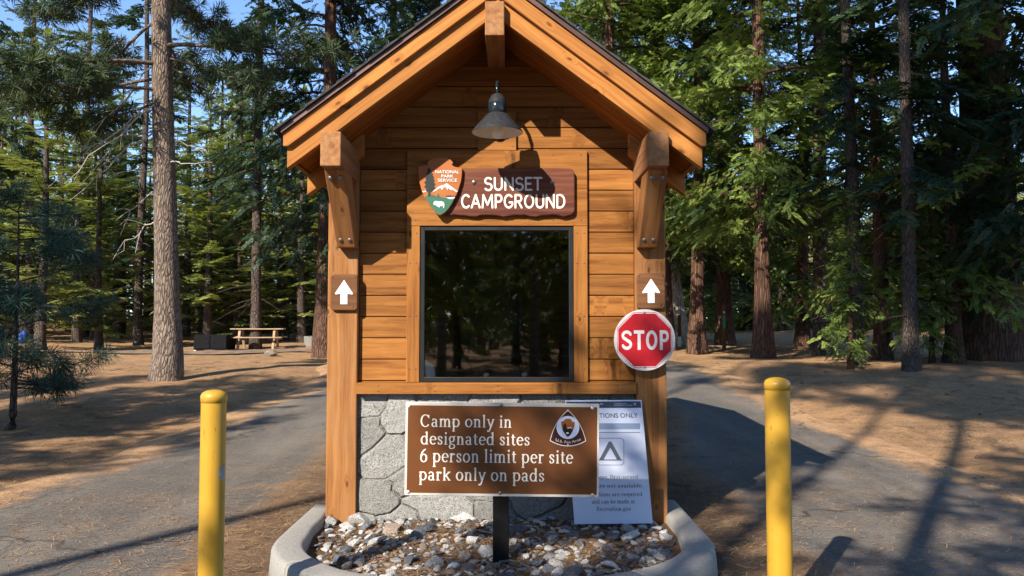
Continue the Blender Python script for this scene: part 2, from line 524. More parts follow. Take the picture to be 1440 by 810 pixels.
def asphalt():
    m = NT("old_asphalt")
    c = m.coord()
    edge = m.attr("tint").outputs["Fac"]     # 0 middle .. 1 edge
    n = m.noise(c, 130, 3, 0.6)
    n1 = m.noise(m.mapping(c, (1.6, 0.35, 1)), 1.0, 5, 0.6)
    n2 = m.noise(c, 2.2, 6, 0.65)
    n4 = m.noise(m.mapping(c, (70, 26, 30)), 1.0, 4, 0.7, 1.2)
    col = m.ramp(n, [(0.32, (0.058, 0.054, 0.050)), (0.52, (0.105, 0.098, 0.089)), (0.72, (0.20, 0.185, 0.165))])
    col = m.mix(m.ramp(n1, [(0.45, 0.0), (0.70, 0.6)]), col, (0.21, 0.185, 0.155))
    lc, h = litter_col(m, c)
    inner = m.attr("inner").outputs["Fac"]
    lc = m.mix(inner, lc, m.mix(0.75, lc, (0.040, 0.030, 0.024)))
    f = m.math('ADD', m.math('MULTIPLY', m.math('ADD', edge, m.math('MULTIPLY', inner, 0.25)), 0.9), m.math('MULTIPLY', n2, 0.75))
    f = m.math('ADD', f, m.math('MULTIPLY', n4, 0.35))
    col = m.mix(m.ramp(f, [(0.72, 0.0), (1.05, 1.0)]), col, lc)
    col = m.mix(m.ramp(m.math('ADD', n4, m.math('MULTIPLY', n2, 0.5)), [(0.80, 0.0), (0.95, 0.6)]), col, (0.36, 0.23, 0.12))
    wv = m.n("ShaderNodeVectorMath", operation='ADD')
    nc = m.n("ShaderNodeTexNoise"); nc.inputs["Scale"].default_value = 1.7; nc.inputs["Detail"].default_value = 5
    m.l(c, nc.inputs["Vector"]); m.l(c, wv.inputs[0]); m.l(nc.outputs["Color"], wv.inputs[1])
    ck = m.voro(wv.outputs[0], 0.42, 'DISTANCE_TO_EDGE').outputs["Distance"]
    crack = m.math('MULTIPLY', m.ramp(ck, [(0.004, 1.0), (0.012, 0.0)]), m.ramp(m.noise(c, 0.6, 3), [(0.45, 0.0), (0.6, 0.8)]))
    col = m.mix(crack, col, (0.03, 0.026, 0.022))
    m.bsdf(col, 0.9, 0.2, normal=m.bump(m.math('ADD', n, m.math('MULTIPLY', n4, 0.5)), 0.5, 0.01))
    return m.mat
M['asphalt'] = asphalt()
def needle():
    m = NT("fallen_needles")
    t = m.attr("tint").outputs["Fac"]
    m.bsdf(m.ramp(t, [(0.0, (0.09, 0.045, 0.022)), (0.6, (0.28, 0.15, 0.065)), (1.0, (0.50, 0.35, 0.19))]), 0.8, 0.2)
    return m.mat
M['needle'] = needle()
M['twig'] = plain('twig_bark', (0.15, 0.11, 0.08), 0.9, 0.1, 0, 0.4)

# ================================================================ terrain
def S(t):
    t = max(0.0, min(1.0, t))
    return t * t * (3 - 2 * t)
def base_h(x, y):
    return (0.55 + 0.1 * math.tanh(x / 8)) * S((y - 8) / 12) + 0.9 * S((y - 25) / 60) + 0.5 * S((abs(x) - 14) / 40)
def road_l(y):       # (left edge, right edge) of the lane left of the booth
    b = 0.10 * math.sin(y * 0.9) + 0.07 * math.sin(y * 2.3 + 1)
    c = -0.04 * max(0, y - 12) ** 1.5
    return -4.75 + b + 0.5 * S((13 - y) / 8) * 0.2 + c + 0.9 * S((y - 8) / 8), -1.40 + c * 0.85 - 0.5 * S((y - 8) / 4)
def road_r(y):
    c = -0.035 * max(0, y - 13) ** 1.6
    return 1.18 + c * 1.05 + 0.7 * S((y - 8) / 4), 4.6 + 0.12 * math.sin(y * 0.8 + 1) + 0.06 * math.sin(y * 2.1) + c
def off_road(x, y):
    d = 9
    for a, b in (road_l(y), road_r(y)):
        if a <= x <= b: return 0.0
        d = min(d, abs(x - a), abs(x - b))
    return S(d / 0.8)
def in_island(x, y, g=0.0):
    return ((x + .115) / (1.38 + g)) ** 2 + (max(0, 4.95 - y) / (1.04 + g)) ** 2 < 1 and y < 8.4
def ground_z(x, y):
    o = off_road(x, y)
    n = mnoise.noise(Vector((x * 0.5, y * 0.5, 0))) * 0.06 + mnoise.noise(Vector((x * 2.1, y * 2.1, 3))) * 0.025
    far = S((math.hypot(x, y) - 9) / 14)
    n += mnoise.noise(Vector((x * 0.16, y * 0.16, 7))) * 0.16 * far
    return base_h(x, y) - 0.02 * (1 - o) + o * (0.025 + n)

def axis_vals(a, b, lo, hi, fine, grow=1.16):
    v = list(np.arange(a, b + 1e-6, fine))
    st, x = fine, b
    while x < hi:
        st *= grow; x += st; v.append(min(x, hi))
    st, x = fine, a
    while x > lo:
        st *= grow; x -= st; v.insert(0, max(x, lo))
    return v
xs = axis_vals(-11, 11, -260, 260, 0.22)
ys = axis_vals(2, 24, -120, 330, 0.22)
gv = [(x, y, ground_z(x, y)) for y in ys for x in xs]
nx = len(xs)
gf = [(j * nx + i, j * nx + i + 1, (j + 1) * nx + i + 1, (j + 1) * nx + i) for j in range(len(ys) - 1) for i in range(nx - 1)]
mb = MB(); mb.add(gv, gf, None, 0.5)
o = mb.build("ground", M['ground'], smooth=True, fix=False)
tag(o, "forest floor of brown pine needles round the entrance booth", kind="structure")

def road(name, edge, y0, y1, label):
    mb = MB()
    N = 16
    inn = []
    vs_, ts, yv = [], [], list(np.arange(y0, y1, 0.3))
    for y in yv:
        a, b = edge(y)
        for i in range(N + 1):
            t = i / N
            x = a + (b - a) * t
            crown = 0.03 * (1 - (2 * t - 1) ** 2)
            vs_.append((x, y, base_h(x, y) + crown + 0.004 - 0.02 * (t in (0, 1))))
            e = min(t, 1 - t) * (b - a)
            ei = (t if edge is road_r else 1 - t) * (b - a)
            ts.append(max(0.0, 1 - e / 0.85)); inn.append(S((1.5 - ei) / 1.3))
    W = N + 1
    mb.add(vs_, [(j * W + i, j * W + i + 1, (j + 1) * W + i + 1, (j + 1) * W + i) for j in range(len(yv) - 1) for i in range(N)])
    mb.t = ts
    o = mb.build(name, M['asphalt'], smooth=True, fix=False)
    at_ = o.data.attributes.new("inner", 'FLOAT', 'POINT'); at_.data.foreach_set("value", np.array(inn, np.float32))
    tag(o, label, kind="structure")
road("road", road_l, -14, 34, "old asphalt entry lane left of the booth")
road("road", road_r, -14, 32, "old asphalt exit lane right of the booth")
# campsite spur seen end on below the picnic table
def spur(y):
    return -30.0 - 0.3 * math.sin(y), -5.5 + 0.2 * math.sin(y * 2)
mb = MB()
vs_ = []
for i in range(40):
    x = -34 + i * 0.75
    for k in range(4):
        y = 25.6 + k * 0.75 + 0.012 * (x + 10) ** 2 * 0.3
        vs_.append((x, y, ground_z(x, y) + 0.035))
mb.add(vs_, [(i * 4 + k, i * 4 + k + 1, (i + 1) * 4 + k + 1, (i + 1) * 4 + k) for i in range(39) for k in range(3)], None, 0.3)
tag(mb.build("road", M['asphalt'], smooth=True), "narrow campsite road crossing in front of the picnic table", kind="structure")

# ================================================================ lettering
def font_mesh(txt, height=1.0, extrude=0.0006, spacing=1.0, bold=0.0):
    """flat letters of the built in face as one mesh, cap height = height, left at x=0, baseline z=0 facing -y"""
    c = bpy.data.curves.new("letters", 'FONT')
    c.body = txt; c.size = 1.0; c.space_character = spacing; c.offset = bold
    c.resolution_u = 3
    ob = bpy.data.objects.new("letters", c)
    sc.collection.objects.link(ob)
    dg = bpy.context.evaluated_depsgraph_get()
    me = bpy.data.meshes.new_from_object(ob.evaluated_get(dg))
    bpy.data.objects.remove(ob); bpy.data.curves.remove(c)
    v = np.array([p.co[:] for p in me.vertices])
    f = [tuple(p.vertices) for p in me.polygons]
    bpy.data.meshes.remove(me)
    return v * (height / 0.69), f

def strip(poly, w, closed=False, caps=True):
    """ribbon along a polyline; w per point; returns pieces (verts, faces) each a flat patch"""
    p = [np.array(q, float) for q in poly]
    n = len(p)
    out = []
    L, Rr = [], []
    for i in range(n):
        a = p[i - 1] if (i > 0 or closed) else p[i]
        b = p[(i + 1) % n] if (i < n - 1 or closed) else p[i]
        d = b - a
        d = d / (np.linalg.norm(d) + 1e-9)
        nn = np.array([-d[1], d[0]])
        L.append(p[i] + nn * w[i] / 2); Rr.append(p[i] - nn * w[i] / 2)
    V = L + Rr
    F = [(i, i + n, (i + 1) % n + n, (i + 1) % n) for i in range(n if closed else n - 1)]
    out.append((V, F))
    if caps and not closed:
        for i in (0, n - 1):
            r = w[i] / 2
            out.append(([p[i] + r * np.array([math.cos(t), math.sin(t)]) for t in np.linspace(0, 2 * math.pi, 12, endpoint=False)], [tuple(range(12))]))
    return out

def arc(cx, cy, rx, ry, a0, a1, n=14):
    return [(cx + rx * math.cos(R(a0 + (a1 - a0) * i / n)), cy + ry * math.sin(R(a0 + (a1 - a0) * i / n))) for i in range(n + 1)]

TH, TN = 0.20, 0.085
def nib(poly, closed=False):
    p = [np.array(q, float) for q in poly]; n = len(p)
    w = []
    for i in range(n):
        a = p[i - 1] if (i > 0 or closed) else p[i]
        b = p[(i + 1) % n] if (i < n - 1 or closed) else p[i]
        d = b - a
        s = abs(d[1]) / (np.linalg.norm(d) + 1e-9)
        w.append(TN + (TH - TN) * s ** 1.3)
    return strip(poly, w, closed, False)
def stem(x, y0, y1, w=TH):
    return [([(x - w / 2, y0), (x + w / 2, y0), (x + w / 2, y1), (x - w / 2, y1)], [(0, 1, 2, 3)])]
def srf(x, y, l=0.2, r=0.2, h=0.075):
    return [([(x - l, y), (x + r, y), (x + r, y + h), (x - l, y + h)], [(0, 1, 2, 3)])]
def flag(x, y, l=0.2):
    return [([(x - l, y - .14), (x, y - .10), (x + .02, y), (x - .03, y), (x - l, y - .07)], [(0, 1, 2, 3, 4)])]
def dot(x, y, r=.13):
    return [([(x + r * math.cos(t), y + r * math.sin(t)) for t in np.linspace(0, 2 * math.pi, 12, endpoint=False)], [tuple(range(12))])]
def shoulder(x0, x1):
    return nib([(x0, .68), (x0 + .12, .86), (x0 + .27, .95), (x0 + .42, .92), (x1 - .02, .78), (x1, .6), (x1, .0)])
SER = {
 'n': (1.02, stem(.22, 0, 1) + srf(.22, 0) + flag(.22, 1) + shoulder(.22, .76) + srf(.76, 0)),
 'm': (1.55, stem(.22, 0, 1) + srf(.22, 0) + flag(.22, 1) + shoulder(.22, .76) + srf(.76, 0) + shoulder(.76, 1.30) + srf(1.3, 0)),
 'r': (.74, stem(.22, 0, 1) + srf(.22, 0, .2, .26) + flag(.22, 1) + nib([(.22, .66), (.32, .84), (.45, .94), (.55, .93)]) + dot(.6, .88, .11)),
 'o': (.98, nib(arc(.48, .5, .37, .46, 0, 360, 22)[:-1], True)),
 'e': (.88, nib([(.12, .54), (.74, .54)]) + nib(arc(.46, .5, .35, .46, 5, 318, 20))),
 'c': (.84, nib(arc(.46, .5, .35, .46, 50, 318, 18)) + dot(.66, .82, .10)),
 'a': (.90, nib([(.14, .76), (.22, .91), (.40, .96), (.57, .88), (.63, .72), (.63, .12), (.72, .04), (.84, .07)]) + nib(arc(.38, .28, .26, .25, 0, 360, 18)[:-1], True)),
 'p': (1.04, stem(.22, -.52, 1) + srf(.22, -.52) + flag(.22, 1) + nib(arc(.53, .5, .36, .46, 0, 360, 22)[:-1], True)),
 'q': (1.0, stem(.78, -.52, 1) + srf(.78, -.52) + nib(arc(.46, .5, .35, .46, 0, 360, 22)[:-1], True)),
 'd': (1.04, stem(.78, 0, 1.5) + srf(.78, 0, 0, .2) + flag(.78, 1.5) + nib(arc(.46, .5, .35, .46, 0, 360, 22)[:-1], True)),
 'b': (1.02, stem(.22, 0, 1.5) + flag(.22, 1.5) + nib(arc(.53, .5, .36, .46, 0, 360, 22)[:-1], True)),
 'l': (.5, stem(.25, 0, 1.5) + srf(.25, 0) + flag(.25, 1.5)),
 'i': (.5, stem(.25, 0, 1) + srf(.25, 0) + flag(.25, 1) + dot(.25, 1.33)),
 't': (.62, nib([(.27, 1.25), (.27, .2), (.34, .06), (.46, .04), (.58, .12)]) + srf(.3, .9, .26, .26, .09)),
 'f': (.62, stem(.25, 0, 1.05) + srf(.25, 0) + srf(.28, .9, .24, .28, .09) + nib([(.25, 1.0), (.26, 1.25), (.36, 1.42), (.5, 1.46), (.6, 1.4)])),
 'y': (.95, nib([(.15, .97), (.5, .05)]) + nib([(.84, .97), (.5, .05), (.36, -.34), (.25, -.46), (.12, -.46)]) + srf(.14, .925, .16, .18) + srf(.84, .925, .16, .14) + dot(.13, -.42, .10)),
 'v': (.93, nib([(.15, .97), (.48, .03)]) + nib([(.80, .97), (.48, .03)]) + srf(.14, .925, .16, .18) + srf(.80, .925, .16, .14)),
 'u': (1.04, nib([(.22, 1), (.22, .3), (.3, .1), (.45, .04), (.62, .1), (.76, .28)]) + stem(.78, 0, 1) + srf(.78, 0, 0, .2) + flag(.22, 1) + flag(.78, 1)),
 's': (.74, nib([(.60, .74), (.52, .90), (.36, .96), (.20, .90), (.14, .74), (.22, .60), (.48, .44), (.60, .30), (.56, .12), (.38, .03), (.20, .08), (.11, .27)]) + srf(.60, .66, .03, .04, .2) + srf(.12, .1, .04, .03, .2)),
 'g': (.92, nib(arc(.42, .64, .28, .32, 0, 360, 18)[:-1], True) + nib([(.28, .36), (.18, .22), (.24, .10), (.48, .06), (.70, 0), (.78, -.16), (.70, -.36), (.42, -.46), (.16, -.38), (.10, -.22), (.24, .0)]) + nib([(.62, .86), (.76, .98), (.88, .95)])),
 'k': (1.02, stem(.22, 0, 1.5) + srf(.22, 0) + flag(.22, 1.5) + nib([(.80, .95), (.26, .46)]) + nib([(.42, .58), (.84, .04)]) + srf(.8, .925, .18, .18) + srf(.84, 0, .16, .18)),
 '6': (.98, nib(arc(.48, .44, .35, .42, 0, 360, 22)[:-1], True) + nib([(.13, .44), (.16, .75), (.28, 1.05), (.48, 1.28), (.72, 1.42)])),
 'C': (1.32, nib(arc(.66, .72, .53, .70, 38, 322, 24)) + srf(1.10, 1.02, .05, .05, .4)),
 'R': (1.25, stem(.3, 0, 1.42) + srf(.3, 0) + srf(.3, 1.35) + nib([(.3, 1.38), (.62, 1.38), (.86, 1.26), (.92, 1.06), (.84, .84), (.6, .72), (.3, .70)]) + nib([(.6, .72), (1.1, .04)]) + srf(1.1, 0, .12, .2)),
 'F': (1.1, stem(.3, 0, 1.42) + srf(.3, 0) + srf(.3, 1.34, .2, .62, .09) + srf(.3, .70, 0, .45, .09)),
 '.': (.42, dot(.2, .1)), '-': (.55, srf(.28, .40, .2, .2, .12)),
 ',': (.42, dot(.2, .1) + nib([(.28, .1), (.26, -.12), (.12, -.26)])), ' ': (.42, []),
}
def bw(poly, w=.145, closed=False):
    out = []
    p = poly + ([poly[0]] if closed else [])
    # round joints at every point keep corners soft
    out += strip(p, [w] * len(p), False, True)
    return out
def seg(*ps, w=.145):
    out = []
    for a, b in zip(ps[:-1], ps[1:]):
        out += strip([a, b], [w, w], False, True)
    return out
RND = {
 'S': (.72, bw(arc(.36, .72, .24, .22, 35, 255, 12) + arc(.36, .27, .26, .24, 80, -145, 14))),
 'U': (.80, bw([(.13, .93)] + arc(.40, .33, .27, .27, 180, 360, 14) + [(.67, .93)])),
 'N': (.84, seg((.13, .06), (.13, .94), (.70, .06), (.70, .94))),
 'E': (.66, seg((.56, .94), (.13, .94), (.13, .06), (.56, .06)) + seg((.13, .51), (.48, .51))),
 'T': (.74, seg((.08, .94), (.66, .94)) + seg((.37, .94), (.37, .06))),
 'C': (.78, bw(arc(.44, .50, .32, .44, 48, 312, 18))),
 'A': (.84, seg((.10, .06), (.42, .94), (.74, .06)) + seg((.22, .34), (.62, .34))),
 'M': (1.02, seg((.12, .06), (.18, .94), (.51, .26), (.84, .94), (.90, .06))),
 'P': (.72, seg((.13, .06), (.13, .94)) + bw([(.13, .94), (.38, .94)] + arc(.38, .70, .22, .24, 90, -90, 10) + [(.13, .46)])),
 'G': (.84, bw(arc(.45, .50, .33, .44, 48, 330, 18) + [(.76, .42), (.50, .42)])),
 'R': (.76, seg((.13, .06), (.13, .94)) + bw([(.13, .94), (.38, .94)] + arc(.38, .71, .22, .23, 90, -90, 10) + [(.13, .48)]) + seg((.36, .48), (.62, .06))),
 'O': (.90, bw(arc(.45, .50, .33, .44, 0, 360, 22)[:-1], .145, True)),
 'D': (.82, bw([(.13, .06), (.13, .94), (.32, .94)] + arc(.34, .50, .35, .44, 90, -90, 14) + [(.13, .06)])),
 ' ': (.45, []),
}
class Face:
    """maps flat (x, z) coordinates on to a face: origin, right and up vectors, outward normal"""
    def __init__(s, o, r, u, n):
        s.o, s.r, s.u, s.n = Vector(o), Vector(r), Vector(u), Vector(n)
    def at(s, x, z, d=0.0):
        return s.o + s.r * x + s.u * z + s.n * d
WALLF = lambda y: Face((0, y, 0), (1, 0, 0), (0, 0, 1), (0, -1, 0))

def put_glyphs(mb, face, txt, table, x0, x1, z, h, d=0.0015):
    """lay stroke lettering between x0 and x1 on the baseline z, h = unit height"""
    tr_ = 0.11 if table is SER else 0.0
    tot = sum(table[c][0] + tr_ for c in txt)
    sx = (x1 - x0) / tot
    x, k = x0, 0
    for c in txt:
        for V, Fc in table[c][1]:
            k += 1
            e = d + (k % 14) * 0.00006
            mb.add([face.at(x + p[0] * sx, z + p[1] * h, e) for p in V], Fc, None, 0.5)
        x += (table[c][0] + tr_) * sx
def put_font(mb, face, txt, x0, x1, z, h, d=0.0015, bold=0.0, spacing=1.0, maxw=None):
    v, f = font_mesh(txt, h, spacing=spacing, bold=bold)
    w = v[:, 0].max() - v[:, 0].min()
    sx = (x1 - x0) / w
    mb.add([face.at(x0 + (p[0] - v[:, 0].min()) * sx, z + p[1], d) for p in v], f, None, 0.5)
def put_poly(mb, face, pts, d):
    mb.add([face.at(p[0], p[1], d) for p in pts], [tuple(range(len(pts)))], None, 0.5)
def put_slab(mb, face, pts, d0, d1):
    n = len(pts)
    V = [face.at(p[0], p[1], d0) for p in pts] + [face.at(p[0], p[1], d1) for p in pts]
    mb.add(V, [tuple(range(n)), tuple(range(n, 2 * n))[::-1]] + [(i, (i + 1) % n, (i + 1) % n + n, i + n) for i in range(n)], None, 0.5)
def rrect(x0, x1, z0, z1, r, n=6):
    out = []
    for cx, cz, a in ((x1 - r, z1 - r, 0), (x0 + r, z1 - r, 90), (x0 + r, z0 + r, 180), (x1 - r, z0 + r, 270)):
        out += [(cx + r * math.cos(R(a + 90 * i / n)), cz + r * math.sin(R(a + 90 * i / n))) for i in range(n + 1)]
    return out

# ================================================================ entrance booth
XC = -0.113
booth = empty("entrance_booth", (XC, 6.8, 0.05), "small stained timber booth with steep gable roof and granite base on the island", "booth")
PX = [(-1.324, -1.108), (0.886, 1.104)]
YF, YB = 5.55, 8.0
SLOPE = 0.75
# stone base: irregular fitted blocks over mortar
def stone_poly_base():
    mb = MB()
    rs = np.random.default_rng(14)
    x0, x1, z0, z1 = PX[0][1] + .002, PX[1][0] - .002, 0.02, 0.992
    seeds = []
    for _ in range(4000):
        q = np.array((rs.uniform(x0, x1), rs.uniform(z0, z1)))
        if all(((q[0] - s_[0]) / .27) ** 2 + ((q[1] - s_[1]) / .20) ** 2 > 1 for s_ in seeds): seeds.append(q)
    seeds = np.array(seeds); ns = len(seeds)
    ax = rs.uniform(.75, 1.5, ns); th = rs.normal(0, .16, ns) + (rs.random(ns) < .2) * .8
    pr = rs.uniform(.0, .026, ns); tl = rs.random(ns); tx = rs.normal(0, .05, ns); tz = rs.normal(0, .05, ns)
    gx = np.arange(x0, x1 + .0049, .0095); gz = np.arange(z0, z1 + .0049, .0095); gx[-1] = x1; gz[-1] = z1
    V, T, E = [], [], []
    for z in gz:
        for x in gx:
            wx = x + mnoise.noise(Vector((x * 4, z * 4, 5))) * .007 + mnoise.noise(Vector((x * 15, z * 15, 5))) * .004
            wz = z + mnoise.noise(Vector((x * 4, z * 4, 15))) * .007 + mnoise.noise(Vector((x * 15, z * 15, 25))) * .004
            dx, dz = wx - seeds[:, 0], wz - seeds[:, 1]
            a_, b_ = dx * np.cos(th) + dz * np.sin(th), -dx * np.sin(th) + dz * np.cos(th)
            dd = np.sqrt((a_ / ax) ** 2 + (b_ * 1.15) ** 2) * .1 + np.maximum(np.abs(a_) / ax, np.abs(b_) * 1.15) * .9
            o_ = np.argsort(dd)[:2]
            e = dd[o_[1]] - dd[o_[0]]
            k_ = o_[0]
            f = S(e / .022)
            n_ = mnoise.noise(Vector((x * 9, z * 9, 3))) * .006 + mnoise.noise(Vector((x * 28, z * 28, 9))) * .003
            d = 5.606 - f * (.006 + pr[k_] + tx[k_] * dx[k_] * .5 + tz[k_] * dz[k_] * .5) - n_
            V.append((x, d, z)); T.append(tl[k_] if f > .4 else .5); E.append(f)
    W = len(gx)
    for sel, mi in ((True, 0), (False, 1)): pass
    F0 = [(j * W + i, j * W + i + 1, (j + 1) * W + i + 1, (j + 1) * W + i) for j in range(len(gz) - 1) for i in range(W - 1)]
    mb.v, mb.g, mb.t, mb.f = V, list(V), T, F0
    mb.m = [0 if E[q[0]] > .35 else 1 for q in F0]
    mb.b2(x0, x1, 5.63, 5.8, 0.0, 0.990, mi=1)
    # sides and back in plain coursed stone
    for x0, x1, y0, y1 in ((PX[0][0] + .03, PX[0][0] + .2, 5.775, YB), (PX[1][1] - .2, PX[1][1] - .03, 5.775, YB), (PX[0][0] + .2, PX[1][1] - .2, YB - .18, YB)):
        mb.b2(x0, x1, y0, y1, 0, .99, mi=0)
    return mb.build("stone_base", [M['stone'], M['mortar']], booth)
stone_poly_base()
# plank wall
mb = MB()
WX0, WX1 = -0.70, 0.48
k = 0
zz = 1.086
H = 0.1535
TOPZ = 3.56
mb.b2(PX[0][1] - .05, -0.662, 5.634, 5.66, 0.99, 2.75)
mb.b2(0.442, PX[1][0] + .05, 5.634, 5.66, 0.99, 2.75)
mb.b2(-0.662, 0.442, 5.6345, 5.66, 2.195, 2.75)
mb.b2(-0.662, 0.442, 5.6345, 5.66, 0.99, 1.076)
mb.prism([(PX[0][1] - .05, 2.75), (PX[1][0] + .05, 2.75), (XC, 3.58)], 'y', 5.6342, 5.66)
z = zz - H
while z < TOPZ - 0.05:
    z0, z1 = max(z + 0.003, 1.0), z + H - 0.003
    hw = min(1.0, (TOPZ + 0.03 - z0) / SLOPE)
    a, b = max(PX[0][1], XC - hw), min(PX[1][0], XC + hw)
    segs = [(a, WX0), (WX1, b)] if z1 < 2.30 and z0 > 1.0 else [(a, b)]
    for sa, sb in segs:
        if sb - sa > 1.2 and random.random() < 0.3: pass
        mb.b2(sa + .002, sb - .002, 5.60, 5.632, z0, z1, 0)
    z += H
mb.build("plank_wall", M['wood'], booth, bevel=0.004)
# side and rear walls
mb = MB()
for xa, xb in ((PX[0][0] + .06, PX[0][0] + .10), (PX[1][1] - .10, PX[1][1] - .06)):
    z = 0.995
    while z < 2.6:
        mb.b2(xa, xb, 5.77, YB - .2, z + .003, z + H - .003, 1)
        z += H
z = 0.995
while z < 3.5:
    hw = min(1.0, (TOPZ - z) / SLOPE)
    mb.b2(XC - hw, XC + hw, YB - .1, YB - .06, z + .003, z + H - .003, 0)
    z += H
mb.build("side_wall", M['wood'], booth, bevel=0.004)
# inside: floor, ceiling lining, rear door seen through the glass
mb = MB(); mb.b2(PX[0][0] + .2, PX[1][1] - .2, 5.81, YB - .19, .90, .94); mb.build("floor", M['soffit'], booth)
mb = MB(); mb.b2(-0.53, 0.12, 7.62, 7.66, .94, 2.06); mb.build("rear_door", M['black'], booth, bevel=.004)
mb = MB()
mb.b2(PX[0][1] + .02, PX[1][0] - .02, 7.67, 7.70, .94, 2.7, 0); mb.b2(PX[0][1], PX[0][1] + .02, 5.68, 7.7, .94, 2.7, 1); mb.b2(PX[1][0] - .02, PX[1][0], 5.68, 7.7, .94, 2.7, 1)
mb.b2(PX[0][1], PX[1][0], 5.68, 7.7, 2.7, 2.72, 0)
mb.build("inner_lining", M['wood'], booth)
mb = MB(); mb.b2(-1.05, 0.84, 5.668, 6.20, 1.035, 1.07, 0); mb.build("counter", M['greywood'], booth, bevel=.003)
# corner posts
for i, (a, b) in enumerate(PX):
    mb = MB(); mb.b2(a, b, YF, YF + .215, 0.03, 2.78, 2, 0.5); mb.build("corner_post", M['timber'], booth, bevel=0.008)
    mb = MB(); mb.b2(a, b, YB - .2, YB + .01, 0.03, 2.70, 2, 0.5); mb.build("corner_post", M['timber'], booth, bevel=0.008)
# window surround
tr = empty("window_trim", (0, 0, 0)); tr.parent = booth; rel(tr)
for xa, xb in ((-.761, -.666), (.446, .546)):
    mb = MB(); mb.b2(xa, xb, 5.572, 5.61, 1.0765, 2.2015, 2, .7); mb.build("side_board", M['wood'], tr, bevel=.003)
mb = MB(); mb.b2(-.761, .546, 5.570, 5.61, 2.2035, 2.4755, 0, .55); mb.b2(-.761, .546, 5.570, 5.61, 2.4775, 2.753, 0, .5)
mb.build("head_board", M['wood'], tr, bevel=.003)
mb = MB(); mb.b2(-1.107, .885, 5.525, 5.66, .996, 1.075, 0, .6); mb.build("sill", M['wood'], tr, bevel=.004)
mb = MB(); mb.b2(-.249, .031, 5.575, 5.61, 2.7555, 3.044, 0, .5); mb.build("lamp_board", M['wood'], booth, bevel=.003)
# nail heads
mb = MB()
for x in (-.735, -.69, .47, .522):
    for zq in (1.17, 1.55, 1.93, 2.15):
        mb.lathe([(.0045, 5.5705), (.0001, 5.5695)], (x, 0, zq), 8, 'y')
for x in (-.70, -.36, .0, .30, .50):
    for zq in (2.72, 2.245):
        mb.lathe([(.0045, 5.5685), (.0001, 5.5675)], (x, 0, zq), 8, 'y')
for x in (-.95, -.55, -.1, .35, .75):
    for zq in (1.015, 1.055):
        mb.lathe([(.0045, 5.5235), (.0001, 5.5225)], (x, 0, zq), 8, 'y')
for x in (-.225, .005):
    for zq in (2.785, 3.015):
        mb.lathe([(.0045, 5.5735), (.0001, 5.5725)], (x, 0, zq), 8, 'y')
mb.build("nail_heads", M['black'], tr)
# window
win = MB()
fx0, fx1, fz0, fz1 = -.664, .444, 1.0775, 2.2005
for a, b, c_, d_ in ((fx0, fx0 + .032, fz0, fz1), (fx1 - .032, fx1, fz0, fz1), (fx0 + .032, fx1 - .032, fz0, fz0 + .034), (fx0 + .032, fx1 - .032, fz1 - .030, fz1)):
    win.b2(a, b, 5.582, 5.66, c_, d_)
wf = win.build("window", M['black'], booth, bevel=.003)
mb = MB(); mb.b2(fx0 + .03, fx1 - .03, 5.600, 5.603, fz0 + .03, fz1 - .03); pane = mb.build("pane", M['glass'], wf)

